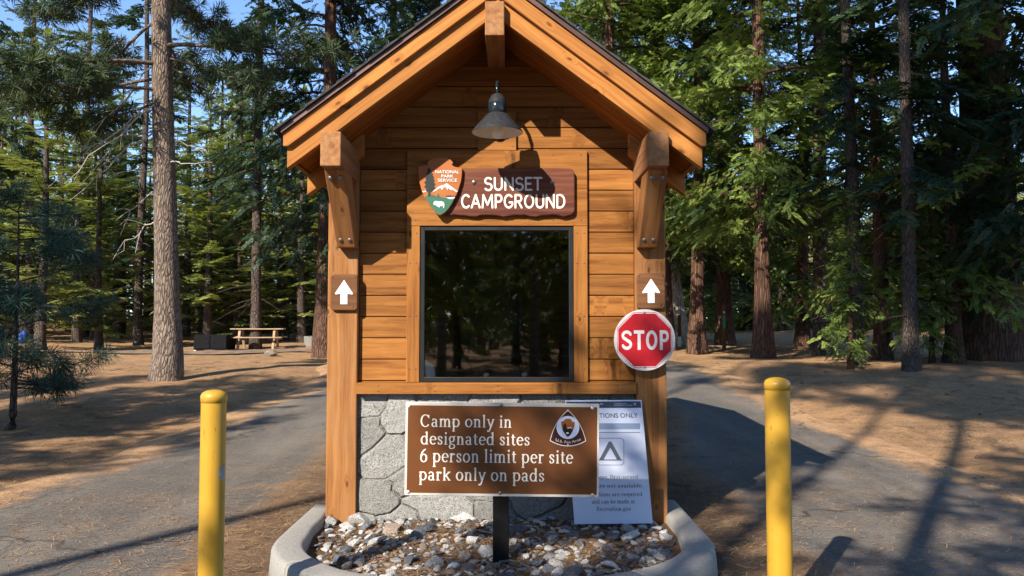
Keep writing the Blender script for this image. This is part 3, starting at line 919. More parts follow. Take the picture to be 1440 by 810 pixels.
# roof
roof = empty("roof", (0, 0, 0)); roof.parent = booth; rel(roof)
YR0, YR1 = 5.0, 8.55
HALF = 1.372
for sgn in (-1, 1):
    X = lambda d: XC + sgn * d
    mb = MB()     # soffit boards running up the slope underside, one slab
    n = 11
    for i in range(n):
        ya = YR0 + .045 + (YR1 - YR0 - .09) * i / n; yb = YR0 + .045 + (YR1 - YR0 - .09) * (i + 1) / n
        mb.prism([(X(0), 3.565), (X(HALF - .05), 3.565 - SLOPE * (HALF - .05)), (X(HALF - .05), 3.70 - SLOPE * (HALF - .05)), (X(0), 3.70)], 'y', ya + .003, yb - .003, (1, 0, -sgn * SLOPE))
    mb.build("soffit", M['soffit'], roof)
    # upper and lower barge boards
    for yfr, yin in ((YR0 - .012, YR0 + .034), (YR1 - .034, YR1 + .012)):
        mb = MB()
        mb.prism([(X(0), 3.772), (X(1.378), 3.772 - SLOPE * 1.378), (X(1.378), 2.652), (X(1.345), 2.652), (X(0), 3.661)], 'y', yfr, yin, (1, 0, -sgn * SLOPE))
        mb.build("fascia_board", M['fascia'], roof, bevel=.004)
    for yfr, yin in ((YR0 + .022, YR0 + .085), (YR1 - .085, YR1 - .022)):
        mb = MB()
        mb.prism([(X(0), 3.668), (X(1.36), 3.668 - SLOPE * 1.36 + .0), (X(1.36), 2.512), (X(0), 3.532)], 'y', yfr, yin, (1, 0, -sgn * SLOPE))
        mb.build("barge_rafter", M['fascia'], roof, bevel=.004)
    # rafter tail above the corner post
    mb = MB()
    mb.prism([(X(.95), 3.60 - SLOPE * .95), (X(1.345), 3.60 - SLOPE * 1.345), (X(1.345), 2.412), (X(.95), 3.415 - SLOPE * .95)], 'y', 5.47, 5.549, (1, 0, -sgn * SLOPE))
    mb.build("rafter_tail", M['fascia'], roof, bevel=.004)
    # eave fascia
    mb = MB(); mb.b2(min(X(HALF - .048), X(HALF - .012)), max(X(HALF - .048), X(HALF - .012)), YR0 + .087, YR1 - .087, 2.56, 2.715, 1); mb.build("eave_board", M['wood'], roof)
    # metal drip edge and shingles
    mb = MB()
    mb.prism([(X(0), 3.775), (X(HALF + .015), 3.775 - SLOPE * (HALF + .015)), (X(HALF + .015), 3.808 - SLOPE * (HALF + .015)), (X(0), 3.808)], 'y', YR0 - .032, YR1 + .032)
    mb.build("drip_edge", M['drip'], roof)
    mb = MB()
    ns = 14
    for i in range(ns):
        d0, d1 = (HALF + .05) * i / ns, (HALF + .05) * (i + 1) / ns + .01
        w = random.uniform(-.006, .006)
        mb.prism([(X(d0), 3.812 - SLOPE * d0), (X(d1), 3.812 - SLOPE * d1), (X(d1), 3.834 - SLOPE * d1), (X(d0), 3.822 - SLOPE * d0)], 'y', YR0 - .05 + w, YR1 + .05 + w)
    mb.build("shingles", M['shingle'], roof)
    # purlin end beam + brace
    pc = XC + sgn * 1.063
    mb = MB()
    mb.b2(pc - .067, pc + .067, 4.965, YB + .5, 2.516, 2.742, 1, .5)
    pu = mb.build("purlin", M['endgrain'], booth, bevel=.007)
    mb = MB()
    bx = -1.172 if sgn < 0 else 0.962
    mb.prism([(5.549, 2.035), (5.455, 2.035), (5.06, 2.515), (5.30, 2.515), (5.549, 2.22)], 'x', bx - .067, bx + .067, (0, -.6, .75), .6)
    br = mb.build("brace", M['timber'], booth, bevel=.006)
    for yq, zq in ((5.095, 2.462), (5.42, 2.085)):
        for xo in (-.032, .032):
            mb = MB()
            # bolt head square to the sloping brace face
            nrm = Vector((0, -.772, -.635)); ax = Vector((1, 0, 0)); bz = nrm.cross(ax)
            c0 = Vector((bx + xo, yq, zq))
            prof = [(.0165, -.004), (.0165, .004), (.013, .009), (.0001, .011)]
            V, Fq = [], []
            for r_, h_ in prof:
                for q in range(14):
                    t = 2 * math.pi * q / 14
                    V.append(c0 + nrm * h_ + ax * (r_ * math.cos(t)) + bz * (r_ * math.sin(t)))
            for a_ in range(3):
                for q in range(14):
                    Fq.append((a_ * 14 + q, a_ * 14 + (q + 1) % 14, (a_ + 1) * 14 + (q + 1) % 14, (a_ + 1) * 14 + q))
            mb.add(V, Fq)
            mb.build("bolt", M['bolt'], br, True)
mb = MB(); mb.b2(XC - .063, XC + .063, 4.955, YR1 - .02, 3.372, 3.60, 1, .5)
mb.build("ridge_beam", M['endgrain'], booth, bevel=.007)

# ================================================================ barn lamp
lamp = empty("gooseneck_lamp", (-.10, 5.57, 2.88), "dusty black gooseneck lamp with white bulb above the booth window", "lamp")
LX, LY = -.10, 5.21
mb = MB()
path = [(LX, 5.57, 2.885), (LX, 5.50, 2.885)] + [(LX, 5.50 - .05 * math.sin(R(a)), 2.935 - .05 * math.cos(R(a))) for a in (30, 60, 90)]
path = [(LX, 5.572, 2.885), (LX, 5.52, 2.89), (LX, 5.475, 2.93), (LX, 5.45, 3.0), (LX, 5.42, 3.08), (LX, 5.37, 3.145), (LX, 5.31, 3.172), (LX, 5.25, 3.155), (LX, 5.215, 3.11), (LX, LY, 3.04)]
mb.tube(path, .0125, 10)
mb.build("arm", M['lampblack'], lamp, True)
mb = MB(); mb.lathe([(.0001, 5.548), (.05, 5.552), (.062, 5.575)], (LX, 0, 2.882), 24, 'y'); mb.build("wall_plate", M['lampblack'], lamp, True)
mb = MB()
mb.lathe([(.0125, 3.064), (.03, 3.058), (.048, 3.04), (.058, 3.012), (.060, 2.995)], (LX, LY, 0), 36, 'z')
mb.build("dome_cap", M['shade'], lamp, True)
mb = MB()
mb.lathe([(.060, 2.994), (.063, 2.990), (.063, 2.928), (.058, 2.922)], (LX, LY, 0), 36, 'z')
mb.build("neck", M['lampblack'], lamp, True)
mb = MB()
mb.lathe([(.058, 2.925), (.075, 2.914), (.168, 2.808), (.174, 2.796), (.173, 2.793)], (LX, LY, 0), 48, 'z')
sh = mb.build("lamp_shade", M['shade'], lamp, True)
mb = MB()
mb.lathe([(.172, 2.7935), (.165, 2.803), (.072, 2.909), (.0001, 2.914)], (LX, LY, 0), 48, 'z')
mb.build("shade_lining", M['shadein'], sh, True)
mb = MB()
mb.lathe([(.026, 2.90), (.030, 2.87), (.046, 2.84), (.050, 2.81), (.047, 2.785), (.035, 2.765), (.018, 2.756), (.0001, 2.753)], (LX, LY, 0), 28, 'z')
mb.build("bulb", M['bulb'], lamp, True)

# ================================================================ signs on the booth
def screw(face, x, z, parent, r=.012, mat=None, d=0.0):
    mb = MB()
    V, Fq = [], []
    prof = [(r, 0), (r, r * .3), (r * .75, r * .55), (.0001, r * .65)]
    for rr, h in prof:
        for q in range(12):
            t = 2 * math.pi * q / 12
            V.append(face.at(x + rr * math.cos(t), z + rr * math.sin(t), h + d))
    for a_ in range(3):
        for q in range(12):
            Fq.append((a_ * 12 + q, a_ * 12 + (q + 1) % 12, (a_ + 1) * 12 + (q + 1) % 12, (a_ + 1) * 12 + q))
    mb.add(V, Fq)
    return mb.build("screw", mat or M['bolt'], parent, True)

name_sign = empty("name_board", (0.01, 5.57, 2.27), "reddish wooden board reading SUNSET CAMPGROUND above the booth window", "sign")
F = WALLF(5.532)
X0, X1, Z0, Z1 = -.50, .452, 2.272, 2.617
pts = []
r_ = .045
for i in range(7): pts.append((X1 - r_ + r_ * math.cos(R(15 * i)), Z1 - r_ + r_ * math.sin(R(15 * i))))
for t in (.8, .6, .4, .2): pts.append((X0 + (X1 - X0) * t, Z1 + .004 * math.sin(t * 17)))
for i in range(4): pts.append((X0 + r_ + r_ * math.cos(R(90 + 30 * i)), Z1 - r_ + r_ * math.sin(R(90 + 30 * i))))
for i in range(4): pts.append((X0 + r_ + r_ * math.cos(R(180 + 30 * i)), Z0 + r_ + r_ * math.sin(R(180 + 30 * i))))
for i in range(1, 22):
    t = i / 22
    pts.append((X0 + r_ + (X1 - X0 - 2 * r_) * t, Z0 + .006 * math.sin(t * 24) + .003 * math.sin(t * 51)))
for i in range(4): pts.append((X1 - r_ + r_ * math.cos(R(270 + 30 * i)), Z0 + r_ + r_ * math.sin(R(270 + 30 * i))))
mb = MB(); mb.prism(pts, 'y', 5.532, 5.569, (1, 0, 0)); mb.build("board", M['signwood'], name_sign, bevel=.008)
a, b = PT(680, 268, 5.53), PT(763, 249, 5.53)
mb = MB()
put_glyphs(mb, F, "SUNSET", RND, a.x, b.x, a.z, b.z - a.z)
a, b = PT(647.5, 293, 5.53), PT(796, 273, 5.53)
put_glyphs(mb, F, "CAMPGROUND", RND, a.x, b.x, a.z, b.z - a.z)
mb.build("lettering", M['cream'], name_sign, fix=False)
for u, v in ((666.5, 256), (776, 256)):
    p = PT(u, v, 5.53); screw(F, p.x, p.z, name_sign, .016)

# arrowhead emblem
def crop_pt(cx, cy, Y):        # tracing of the emblem: crop pixels -> photo pixels -> its real plane
    return PT(580 + cx / 8.1, 210 + cy / 8.1, Y)
ARW = [(330, 90), (400, 95), (440, 122), (466, 152), (450, 176), (478, 196), (522, 206), (566, 210), (566, 270), (560, 330), (549, 385), (542, 400), (522, 468), (496, 530), (480, 560), (452, 612), (430, 650), (400, 690), (370, 722), (320, 752), (290, 744), (264, 726), (232, 684), (196, 640), (168, 590), (134, 548), (122, 505), (104, 470), (92, 420), (80, 380), (70, 320), (64, 260), (66, 196), (98, 188), (132, 178), (176, 182), (166, 158), (176, 140), (212, 108), (268, 93)]
arrow = empty("arrowhead_emblem", (-.51, 5.53, 2.27), "orange and green arrowhead emblem with a white bison, left of the SUNSET CAMPGROUND lettering", "emblem")
AY = 5.500
AF = WALLF(AY)
def ap(q): p = crop_pt(q[0], q[1], AY); return (p.x, p.z)
mb = MB(); mb.prism([ap(q) for q in ARW], 'y', AY, 5.531, (1, 0, 0)); mb.build("shield", M['aorange'], arrow, bevel=.004)
def layer(name, polys, mat, d):
    mb = MB()
    for pl in polys: put_poly(mb, AF, [ap(q) for q in pl], d)
    return mb.build(name, mat, arrow, fix=False)
layer("green_field", [[(138, 546), (170, 520), (215, 545), (300, 540), (380, 552), (478, 552), (450, 610), (428, 646), (398, 686), (368, 716), (320, 744), (292, 736), (268, 720), (236, 680), (200, 634), (172, 586)]], M['agreen'], .0015)
layer("snow_peak", [[(225, 490), (290, 430), (330, 412), (360, 405), (390, 388), (420, 408), (450, 430), (480, 452), (515, 480), (500, 486), (470, 466), (440, 452), (445, 470), (420, 450), (400, 440), (402, 466), (380, 430), (352, 436), (335, 468), (330, 440), (300, 446), (268, 470)],
                    [(110, 480), (150, 470), (170, 482), (120, 490)], [(385, 548), (484, 541), (478, 556), (440, 568), (410, 562)]], M['whitepaint'], .0022)
layer("dark_conifers", [[(190, 214), (205, 222), (212, 250), (206, 262), (225, 272), (236, 285), (226, 298), (246, 312), (236, 338), (254, 352), (244, 372), (262, 396), (246, 420), (264, 440), (240, 458), (222, 478), (205, 486), (204, 532), (178, 534), (180, 486), (150, 478), (162, 452), (134, 430), (152, 404), (134, 380), (158, 352), (146, 320), (168, 296), (160, 276), (178, 262), (170, 240), (178, 220)],
                        [(385, 545), (390, 520), (398, 532), (410, 522), (420, 534), (436, 520), (446, 534), (460, 524), (470, 534), (486, 524), (486, 542)]], M['adark'], .0029)
layer("lower_conifers", [[(205, 538), (222, 505), (238, 538)], [(236, 540), (250, 515), (262, 540)], [(270, 542), (295, 500), (318, 545)]], M['agreen'], .0034)
layer("bison", [[(240, 612), (250, 594), (272, 588), (290, 594), (330, 592), (356, 604), (364, 624), (360, 668), (350, 670), (350, 645), (338, 642), (330, 652), (322, 640), (310, 654), (306, 668), (298, 652), (284, 652), (272, 640), (254, 632), (244, 636)]], M['whitepaint'], .0040)
mb = MB()
for txt, x0, x1, y0, y1 in (("NATIONAL", 262, 532, 274, 240), ("PARK", 330, 468, 322, 290), ("SERVICE", 290, 510, 370, 336)):
    a, b = ap((x0, y0)), ap((x1, y1))
    put_font(mb, AF, txt, a[0], b[0], a[1], b[1] - a[1], .0046, .008)
mb.build("lettering", M['whitepaint'], arrow, fix=False)

# two white arrow boards on the posts
def arrow_board(u0, u1, v0, v1, label, rz):
    a, b = PT(u0, v1, 5.52), PT(u1, v0, 5.52)
    t = empty("arrow_board", ((a.x + b.x) / 2, 5.548, a.z), label, "sign", "arrow boards on the booth posts")
    F = WALLF(5.518)
    mb = MB(); mb.prism(rrect(a.x, b.x, a.z, b.z, .026), 'y', 5.518, 5.5485, (1, 0, .0), .5); mb.build("board", M['darkwood'], t, bevel=.007)
    cx = (a.x + b.x) / 2
    zc = (a.z + b.z) / 2
    mb = MB()
    hw, sw = .064, .0245
    zt, zb, zs = zc + .088, zc - .085, zc - .008
    put_slab(mb, F, [(cx, zt), (cx - hw, zs), (cx - hw + .004, zs - .008), (cx - sw, zs - .002), (cx - sw, zb), (cx + sw, zb), (cx + sw, zs - .002), (cx + hw - .004, zs - .008), (cx + hw, zs)], .0003, .002)
    mb.build("arrow", M['whitepaint'], t)
    for x, z in ((a.x + .016, b.z - .02), (b.x - .016, b.z - .02), (b.x - .03, a.z + .025)): screw(F, x, z, t, .005, M['black'])
arrow_board(464.5, 503, 385.5, 436.5, "brown wooden board with white up arrow on the left booth post", 0)
arrow_board(896, 935, 384, 434.5, "brown wooden board with white up arrow directly above the red STOP sign", 0)

# stop sign
c = PT(906.5, 478, 5.47)
stop = empty("stop_sign", (c.x, 5.5, c.z), "worn round white-edged STOP sign with red octagon on the right booth post", "sign")
F = WALLF(5.470)
RS = 0.2165
mb = MB(); put_slab(mb, F, [(c.x + RS * math.cos(R(a_)), c.z + RS * math.sin(R(a_))) for a_ in range(0, 360, 6)], -.006, 0)
mb.build("disc", M['stopwhite'], stop)
oc = lambda rr: [(c.x + rr * math.cos(R(22.5 + 45 * k)), c.z + rr * math.sin(R(22.5 + 45 * k))) for k in range(8)]
mb = MB(); put_poly(mb, F, oc(.2105), .0006); mb.build("octagon_border", M['stopred'], stop, fix=False)
mb = MB(); put_poly(mb, F, oc(.2065), .0011); mb.build("white_line", M['stopwhite'], stop, fix=False)
mb = MB(); put_poly(mb, F, oc(.201), .0017); mb.build("octagon", M['stopred'], stop, fix=False)
a, b = PT(873, 492, 5.47), PT(942, 464.5, 5.47)
STOPG = {
 'S': (.80, bw(arc(.38, .73, .25, .185, 20, 255, 12) + arc(.38, .275, .255, .195, 80, -160, 14), .165)),
 'T': (.74, stem(.37, 0, .99, .19) + srf(.37, .83, .33, .33, .17)),
 'O': (.86, strip(arc(.43, .5, .275, .415, 0, 360, 24)[:-1], [.175] * 24, True)),
 'P': (.74, stem(.18, 0, 1, .19) + strip([(.2, .915), (.40, .915)] + arc(.40, .695, .19, .22, 90, -90, 12) + [(.2, .475)], [.165] * 16, False, False)),
}
mb = MB(); put_glyphs(mb, F, "STOP", STOPG, a.x, b.x, a.z, b.z - a.z, .0026); mb.build("lettering", M['stopwhite'], stop, fix=False)
mb = MB(); mb.b2(c.x - .02, c.x + .02, 5.4765, 5.549, c.z - .13, c.z + .13); mb.build("bracket", M['bolt'], stop)
for dz in (.192, -.192): screw(F, c.x, c.z + dz, stop, .008)

# ================================================================ kerb, gravel bed
kerb_path = [(-1.25, 5.92), (-1.25, 5.45)]
def kerb_ring(mb, w_in, w_out):
    pass
inner, outer = [], []
for i in range(49):
    a_ = math.pi + math.pi * i / 48
    inner.append((XC + 1.172 * math.cos(a_), 4.95 + 0.845 * math.sin(a_)))
    outer.append((XC + 1.378 * math.cos(a_), 4.95 + 1.05 * math.sin(a_)))
def legs(p, sx):
    l = [(XC - sx, y) for y in (5.88, 5.7, 5.45, 5.2)]
    r = [(XC + sx, y) for y in (5.2, 5.45, 5.7, 5.98)]
    return l + p + r
inner = legs(inner, 1.172 + .025); outer = legs(outer, 1.378)
inner[0:3] = [(XC - 1.215, 5.88), (XC - 1.21, 5.7), (XC - 1.195, 5.45)]
inset = [0.0] * len(inner)
for jt in (47, 38, 29, 21, 12):
    pi_, po_ = [Vector((*q, 0)) for q in inner[jt:jt + 2]], [Vector((*q, 0)) for q in outer[jt:jt + 2]]
    L_ = (po_[1] - po_[0]).length
    ts_ = [.5 - .006 / L_, .5 - .003 / L_, .5 + .003 / L_, .5 + .006 / L_]
    inner[jt + 1:jt + 1] = [tuple(pi_[0].lerp(pi_[1], t)[:2]) for t in ts_]
    outer[jt + 1:jt + 1] = [tuple(po_[0].lerp(po_[1], t)[:2]) for t in ts_]
    inset[jt + 1:jt + 1] = [0, .010, .010, 0]
n = len(inner)
KZ0 = 0.152
mb = MB()
V = []
for i in range(n):
    a_, b_ = Vector((*inner[i], 0)), Vector((*outer[i], 0))
    e = (b_ - a_).normalized()
    a_ = a_ + e * inset[i]; b_ = b_ - e * inset[i]; KZ = KZ0 - inset[i]
    wob = mnoise.noise(Vector((a_.x * 2, a_.y * 2, 5))) * .006 + mnoise.noise(Vector((a_.x * 11, a_.y * 11, 5))) * .002
    prof = [(a_ - e * .0, -.1), (a_ + e * .006, KZ - .02 + wob), (a_ + e * .02, KZ - .004 + wob), (a_ + e * .035, KZ + wob), (b_ - e * .045, KZ + wob), (b_ - e * .022, KZ - .006 + wob), (b_ - e * .008, KZ - .026 + wob), (b_ + e * .015, -.1)]
    V += [(q.x, q.y, h) for q, h in prof]
K = 8
mb.add(V, [(i * K + k, i * K + (k + 1) % K, (i + 1) * K + (k + 1) % K, (i + 1) * K + k) for i in range(n - 1) for k in range(K)] + [tuple(range(K)), tuple((n - 1) * K + k for k in range(K))[::-1]], None, .5)
o = mb.build("kerb", M['kerb'], smooth=False)
for p in o.data.polygons: p.use_smooth = len(p.vertices) == 4
tag(o, "pale concrete horseshoe kerb holding the gravel in front of the booth", "kerb", kind="thing")

# soil inside
mb = MB()
V, Fq = [], []
NX, NY = 40, 44
for j in range(NY + 1):
    for i in range(NX + 1):
        x = XC - 1.3 + 2.6 * i / NX; y = 3.95 + 2.1 * j / NY
        V.append((x, y, .062 + mnoise.noise(Vector((x * 2.5, y * 2.5, 1))) * .025 + .03 * S((y - 4.6) / .9)))
for j in range(NY):
    for i in range(NX):
        x = XC - 1.3 + 2.6 * (i + .5) / NX; y = 3.95 + 2.1 * (j + .5) / NY
        ok = abs(x - XC) < 1.22 and (y > 4.95 or ((x - XC) / 1.20) ** 2 + ((4.95 - y) / .88) ** 2 < 1)
        if ok: Fq.append((j * (NX + 1) + i, j * (NX + 1) + i + 1, (j + 1) * (NX + 1) + i + 1, (j + 1) * (NX + 1) + i))
mb.add(V, Fq, None, .5)
tag(mb.build("planting_bed", M['bed'], smooth=True, fix=False), "needle covered soil bed inside the kerb", kind="structure")
def bed_z(x, y): return .062 + mnoise.noise(Vector((x * 2.5, y * 2.5, 1))) * .025 + .03 * S((y - 4.6) / .9)

def rock(mb, c, s, rnd, mi, sub=1):
    bm = bmesh.new()
    bmesh.ops.create_icosphere(bm, subdivisions=sub, radius=1.0)
    sd = rnd.uniform(0, 100)
    rot = Matrix.Rotation(rnd.uniform(0, 6.28), 3, 'Z') @ Matrix.Rotation(rnd.uniform(-.5, .5), 3, 'X') @ Matrix.Rotation(rnd.uniform(-.4, .4), 3, 'Y')
    vs_ = []
    # chop with random planes for angular stones
    pl = []
    for _ in range(11):
        d = Vector((rnd.gauss(0, 1), rnd.gauss(0, 1), rnd.gauss(0, 1))).normalized()
        pl.append((d, rnd.uniform(.42, .8)))
    for v in bm.verts:
        p = v.co * (1 + .18 * mnoise.noise(v.co * 1.3 + Vector((sd, 0, 0))))
        for d, h in pl:
            t = p.dot(d)
            if t > h: p = p - d * (t - h)
        p = Vector((p.x * s[0], p.y * s[1], p.z * s[2]))
        vs_.append(rot @ p + c)
    fs = [tuple(v.index for v in f.verts) for f in bm.faces]
    bm.free()
    mb.add(vs_, fs, None, rnd.random(), mi)
mb = MB()
rnd = random.Random(5)
spots, tries = [], 0
while len(spots) < 900 and tries < 30000:
    tries += 1
    x = XC + rnd.uniform(-1.15, 1.15); y = rnd.uniform(4.12, 5.58)
    if y < 4.95 and ((x - XC) / 1.09) ** 2 + ((4.95 - y) / .78) ** 2 > 1: continue
    if y > 5.5 and (x < PX[0][1] or x > PX[1][0]): continue
    dens = .62 + .5 * mnoise.noise(Vector((x * 1.6, y * 1.6, 2)))
    if x > .45: dens -= .3
    dens -= .12
    if rnd.random() > dens: continue
    r = min(.085, rnd.lognormvariate(-3.30, .48))
    if any((x - a) ** 2 + (y - b) ** 2 < ((r + c_) * .72) ** 2 for a, b, c_ in spots): continue
    spots.append((x, y, r))
for x, y, r in spots:
    q = rnd.random()
    mi = 0 if q < .52 else (1 if q < .87 else 2)
    rock(mb, Vector((x, y, bed_z(x, y) + r * .22)), (r * rnd.uniform(.95, 1.35), r * rnd.uniform(.75, 1.05), r * rnd.uniform(.32, .6)), rnd, mi, 2 if r > .022 else 1)
tag(mb.build("gravel", [M['granite'], M['slate'], M['tan']]), "broken grey and white granite pieces lying in the kerbed bed", kind="stuff")

# ================================================================ brown notice sign on its post
cs_post = PT(704.5, 740, 4.73)
notice = empty("notice_sign", (cs_post.x, 4.73, .08), "brown metal sign starting Camp only in designated sites, on a black square post", "sign")
mb = MB(); mb.b2(cs_post.x - .049, cs_post.x + .049, 4.69, 4.79, .0, .92); mb.build("post", M['blackpost'], notice, bevel=.006)
YS = 4.675
TL, TR, BL, BR = PT(568.5, 565, YS), PT(840.5, 568, YS), PT(568.5, 696.5, YS), PT(840.5, 700, YS)
rt = (TR - TL).normalized(); upv = Vector((-rt.z, 0, rt.x)); upv = Vector((0, -1, 0)).cross(rt) * -1
if upv.z < 0: upv = -upv
NF = Face(BL, rt, upv, (0, -1, 0))
SW, SH = (TR - TL).length, (TL - BL).length
mb = MB(); put_slab(mb, NF, rrect(0, SW, 0, SH, .006, 2), -.012, 0); mb.build("panel", M['alu'], notice, bevel=.002)
mb = MB(); put_poly(mb, NF, rrect(.014, SW - .012, .016, SH - .020, .004, 2), .0012); mb.build("face", M['brown'], notice, fix=False)
def npt(u, v):
    p = PT(u, v, YS) - NF.o
    return p.dot(rt), p.dot(upv)
mb = MB()
for txt, u0, u1, vb, hx in (("Camp only in", 591, 721, 600, 10.4), ("designated sites", 591.5, 746.5, 624.8, 10.4), ("6 person limit per site", 590.5, 807, 649.5, 10.4), ("park only on pads", 589, 767, 675.2, 10.4)):
    a, b = npt(u0, vb), npt(u1, vb - hx)
    put_glyphs(mb, NF, txt, SER, a[0], b[0], a[1], b[1] - a[1], .002)
mb.build("lettering", M['cream'], notice, fix=False)
for u, v in ((575, 571), (833, 574), (574, 691.5), (833, 696)):
    a = npt(u, v); screw(NF, a[0], a[1], notice, .010, M['alu'], .001)
for u, v in ((704.5, 569.5), (703.5, 693)):
    a = npt(u, v); screw(NF, a[0], a[1], notice, .011, M['bolt'], .001)
# fee area badge: own little plate screwed on the notice
badge = empty("fee_badge", NF.at(*npt(798, 604)), "dark triangular U.S. Fee Area badge with arrowhead on the brown sign", "badge")
def bp(cx, cy): return npt(760 + cx / 10.12, 560 + cy / 10.12)
def curve_side(p, q, bulge, n=8):
    p, q = np.array(p), np.array(q); d = q - p; nn = np.array([d[1], -d[0]]) / np.linalg.norm(d)
    return [tuple(p + d * t + nn * bulge * 4 * t * (1 - t)) for t in np.linspace(0, 1, n, endpoint=False)]
def tri(s):
    c0 = np.array((390, 440.))
    P = [c0 + (np.array(q) - c0) * s for q in ((390, 160), (650, 610), (132, 606))]
    L_ = np.linalg.norm(P[1] - P[0])
    return [bp(*q) for q in curve_side(P[0], P[1], 42 * s) + curve_side(P[1], P[2], 76 * s) + curve_side(P[2], P[0], 42 * s)]
mb = MB(); put_slab(mb, NF, tri(1.0), .0016, .0028); mb.build("plate_edge", M['cream'], badge)
mb = MB(); put_poly(mb, NF, tri(.955), .0033); mb.build("plate", M['deepbrown'], badge, fix=False)
mb = MB(); cc = bp(390, 415); rr = (bp(552, 415)[0] - bp(228, 415)[0]) / 2
put_poly(mb, NF, [(cc[0] + rr * math.cos(R(t)), cc[1] + rr * math.sin(R(t))) for t in range(0, 360, 10)], .0038); mb.build("roundel", M['poster'], badge, fix=False)
def mini(q): # scale the emblem outline into the roundel
    return bp(295 + (q[0] - 64) / 502 * 192, 290 + (q[1] - 90) / 662 * 258)
mb = MB(); put_poly(mb, NF, [mini(q) for q in ARW], .0043); mb.build("arrowhead", M['aorange'], badge, fix=False)
mb = MB(); put_poly(mb, NF, [mini(q) for q in ((150, 300), (210, 240), (250, 330), (265, 440), (330, 470), (420, 455), (500, 500), (440, 630), (330, 742), (270, 722), (136, 546), (120, 470))], .0047); mb.build("dark_field", M['adark'], badge, fix=False)
mb = MB(); put_poly(mb, NF, [mini(q) for q in ((270, 430), (340, 400), (400, 385), (470, 430), (470, 450), (400, 420), (330, 440))], .0051)
put_poly(mb, NF, [(bp(383, 495)[0] + .0085 * math.cos(R(t)), bp(383, 495)[1] + .005 * math.sin(R(t))) for t in range(0, 360, 30)], .0051)
txt = "U.S. Fee Area"
v, f = font_mesh(txt, 1.0)
w = v[:, 0].max()
pa, pb, pm = np.array(bp(205, 600)), np.array(bp(578, 592)), np.array(bp(395, 640))
hh = .0155
def onarc(t):
    q = (1 - t) ** 2 * pa + 2 * t * (1 - t) * (2 * pm - (pa + pb) / 2) + t * t * pb
    d = 2 * (1 - t) * ((2 * pm - (pa + pb) / 2) - pa) + 2 * t * (pb - (2 * pm - (pa + pb) / 2))
    d = d / np.linalg.norm(d); return q, d
V = []
for p in v:
    q, d = onarc(p[0] / w); s_ = q + np.array((-d[1], d[0])) * p[1] * hh
    V.append(NF.at(s_[0], s_[1], .0056))
mb.add(V, f, None, .5)
mb.build("lettering", M['cream'], badge, fix=False)
for q in ((388, 178), (390, 660)):
    a = bp(*q); screw(NF, a[0], a[1], badge, .005, M['alu'], .003)

# ================================================================ white leaning poster
pBL, pBR, pTR, pTL = PT(808, 737, 5.385), PT(918, 736, 5.40), PT(902, 562.5, 5.505), PT(795, 562, 5.50)
pTL = pBL + pTR - pBR
poster = empty("reservation_poster", (pBL + pBR) / 2, "white leaning notice board with tent symbol and RESERVATIONS ONLY heading", "poster")
ru = (pBR - pBL) * .5 + (pTR - pTL) * .5
pw = ru.length
class Quad:
    def at(s, x, z, d=0.0):
        a, b = pBL.lerp(pBR, x), pTL.lerp(pTR, x)
        p = a.lerp(b, z)
        nn = (pBR - pBL).cross(pTL - pBL).normalized()
        return p + nn * d
QF = Quad()
mb = MB()
qn = [(0, 0), (1, 0), (1, 1), (0, 1)]
mb.add([QF.at(*q, 0) for q in qn] + [QF.at(*q, -.009) for q in qn], [(0, 1, 2, 3), (7, 6, 5, 4)] + [(i, i + 4, (i + 1) % 4 + 4, (i + 1) % 4) for i in range(4)], None, .5)
mb.build("sheet", M['poster'], poster)
def q_of(u, v):
    # photo pixel -> sheet coordinate by bilinear inverse on the projected corners
    cs_ = [np.array(c_, float) for c_ in ((808, 737), (918, 736), (902, 562.5), (794.2, 563.3))]
    x, z = .5, .5
    for _ in range(12):
        a = cs_[0] * (1 - x) + cs_[1] * x; b = cs_[3] * (1 - x) + cs_[2] * x
        p = a * (1 - z) + b * z
        r_ = np.array((u, v)) - p
        J = np.column_stack(((cs_[1] - cs_[0]) * (1 - z) + (cs_[2] - cs_[3]) * z, b - a))
        dx = np.linalg.solve(J, r_); x += dx[0]; z += dx[1]
    return x, z
def pbox(mb, u0, u1, v0, v1, d):
    put_poly(mb, QF, [q_of(u0, v1), q_of(u1, v1), q_of(u1, v0), q_of(u0, v0)], d)
mb = MB(); put_poly(mb, QF, [(.012, .935), (.988, .935), (.988, .990), (.012, .990)], .001); mb.build("header_band", M['ink'], poster, fix=False)
mb = MB()
def pfont(txt, u0, u1, vb, hpx, bold=0.0, d=.0018, mbx=None):
    a, b = q_of(u0, vb), q_of(u1, vb - hpx)
    put_font(mbx or mb, QF, txt, a[0], b[0], a[1], b[1] - a[1], d, bold)
pfont("RESERVATIONS ONLY", 806.5, 896.5, 588.5, 7.2, .006)
mb.build("heading", M['ink'], poster, fix=False)
mb = MB(); pbox(mb, 806, 900, 596, 604.5, .001); mb.build("colour_bar", M['bluebar'], poster, fix=False)
mb = MB(); pbox(mb, 806, 900, 608.8, 609.6, .0012); mb.build("rule", M['inkgrey'], poster, fix=False)
mb = MB()
oq = [q_of(u, v) for u, v in rrect(839, 877.5, 617, 655.5, 4.5)]; iq = [q_of(u, v) for u, v in rrect(839.7, 876.8, 617.7, 654.8, 4.2)]
n = len(oq)
mb.add([QF.at(*p, .0012) for p in oq + iq], [(i, (i + 1) % n, (i + 1) % n + n, i + n) for i in range(n)], None, .5)
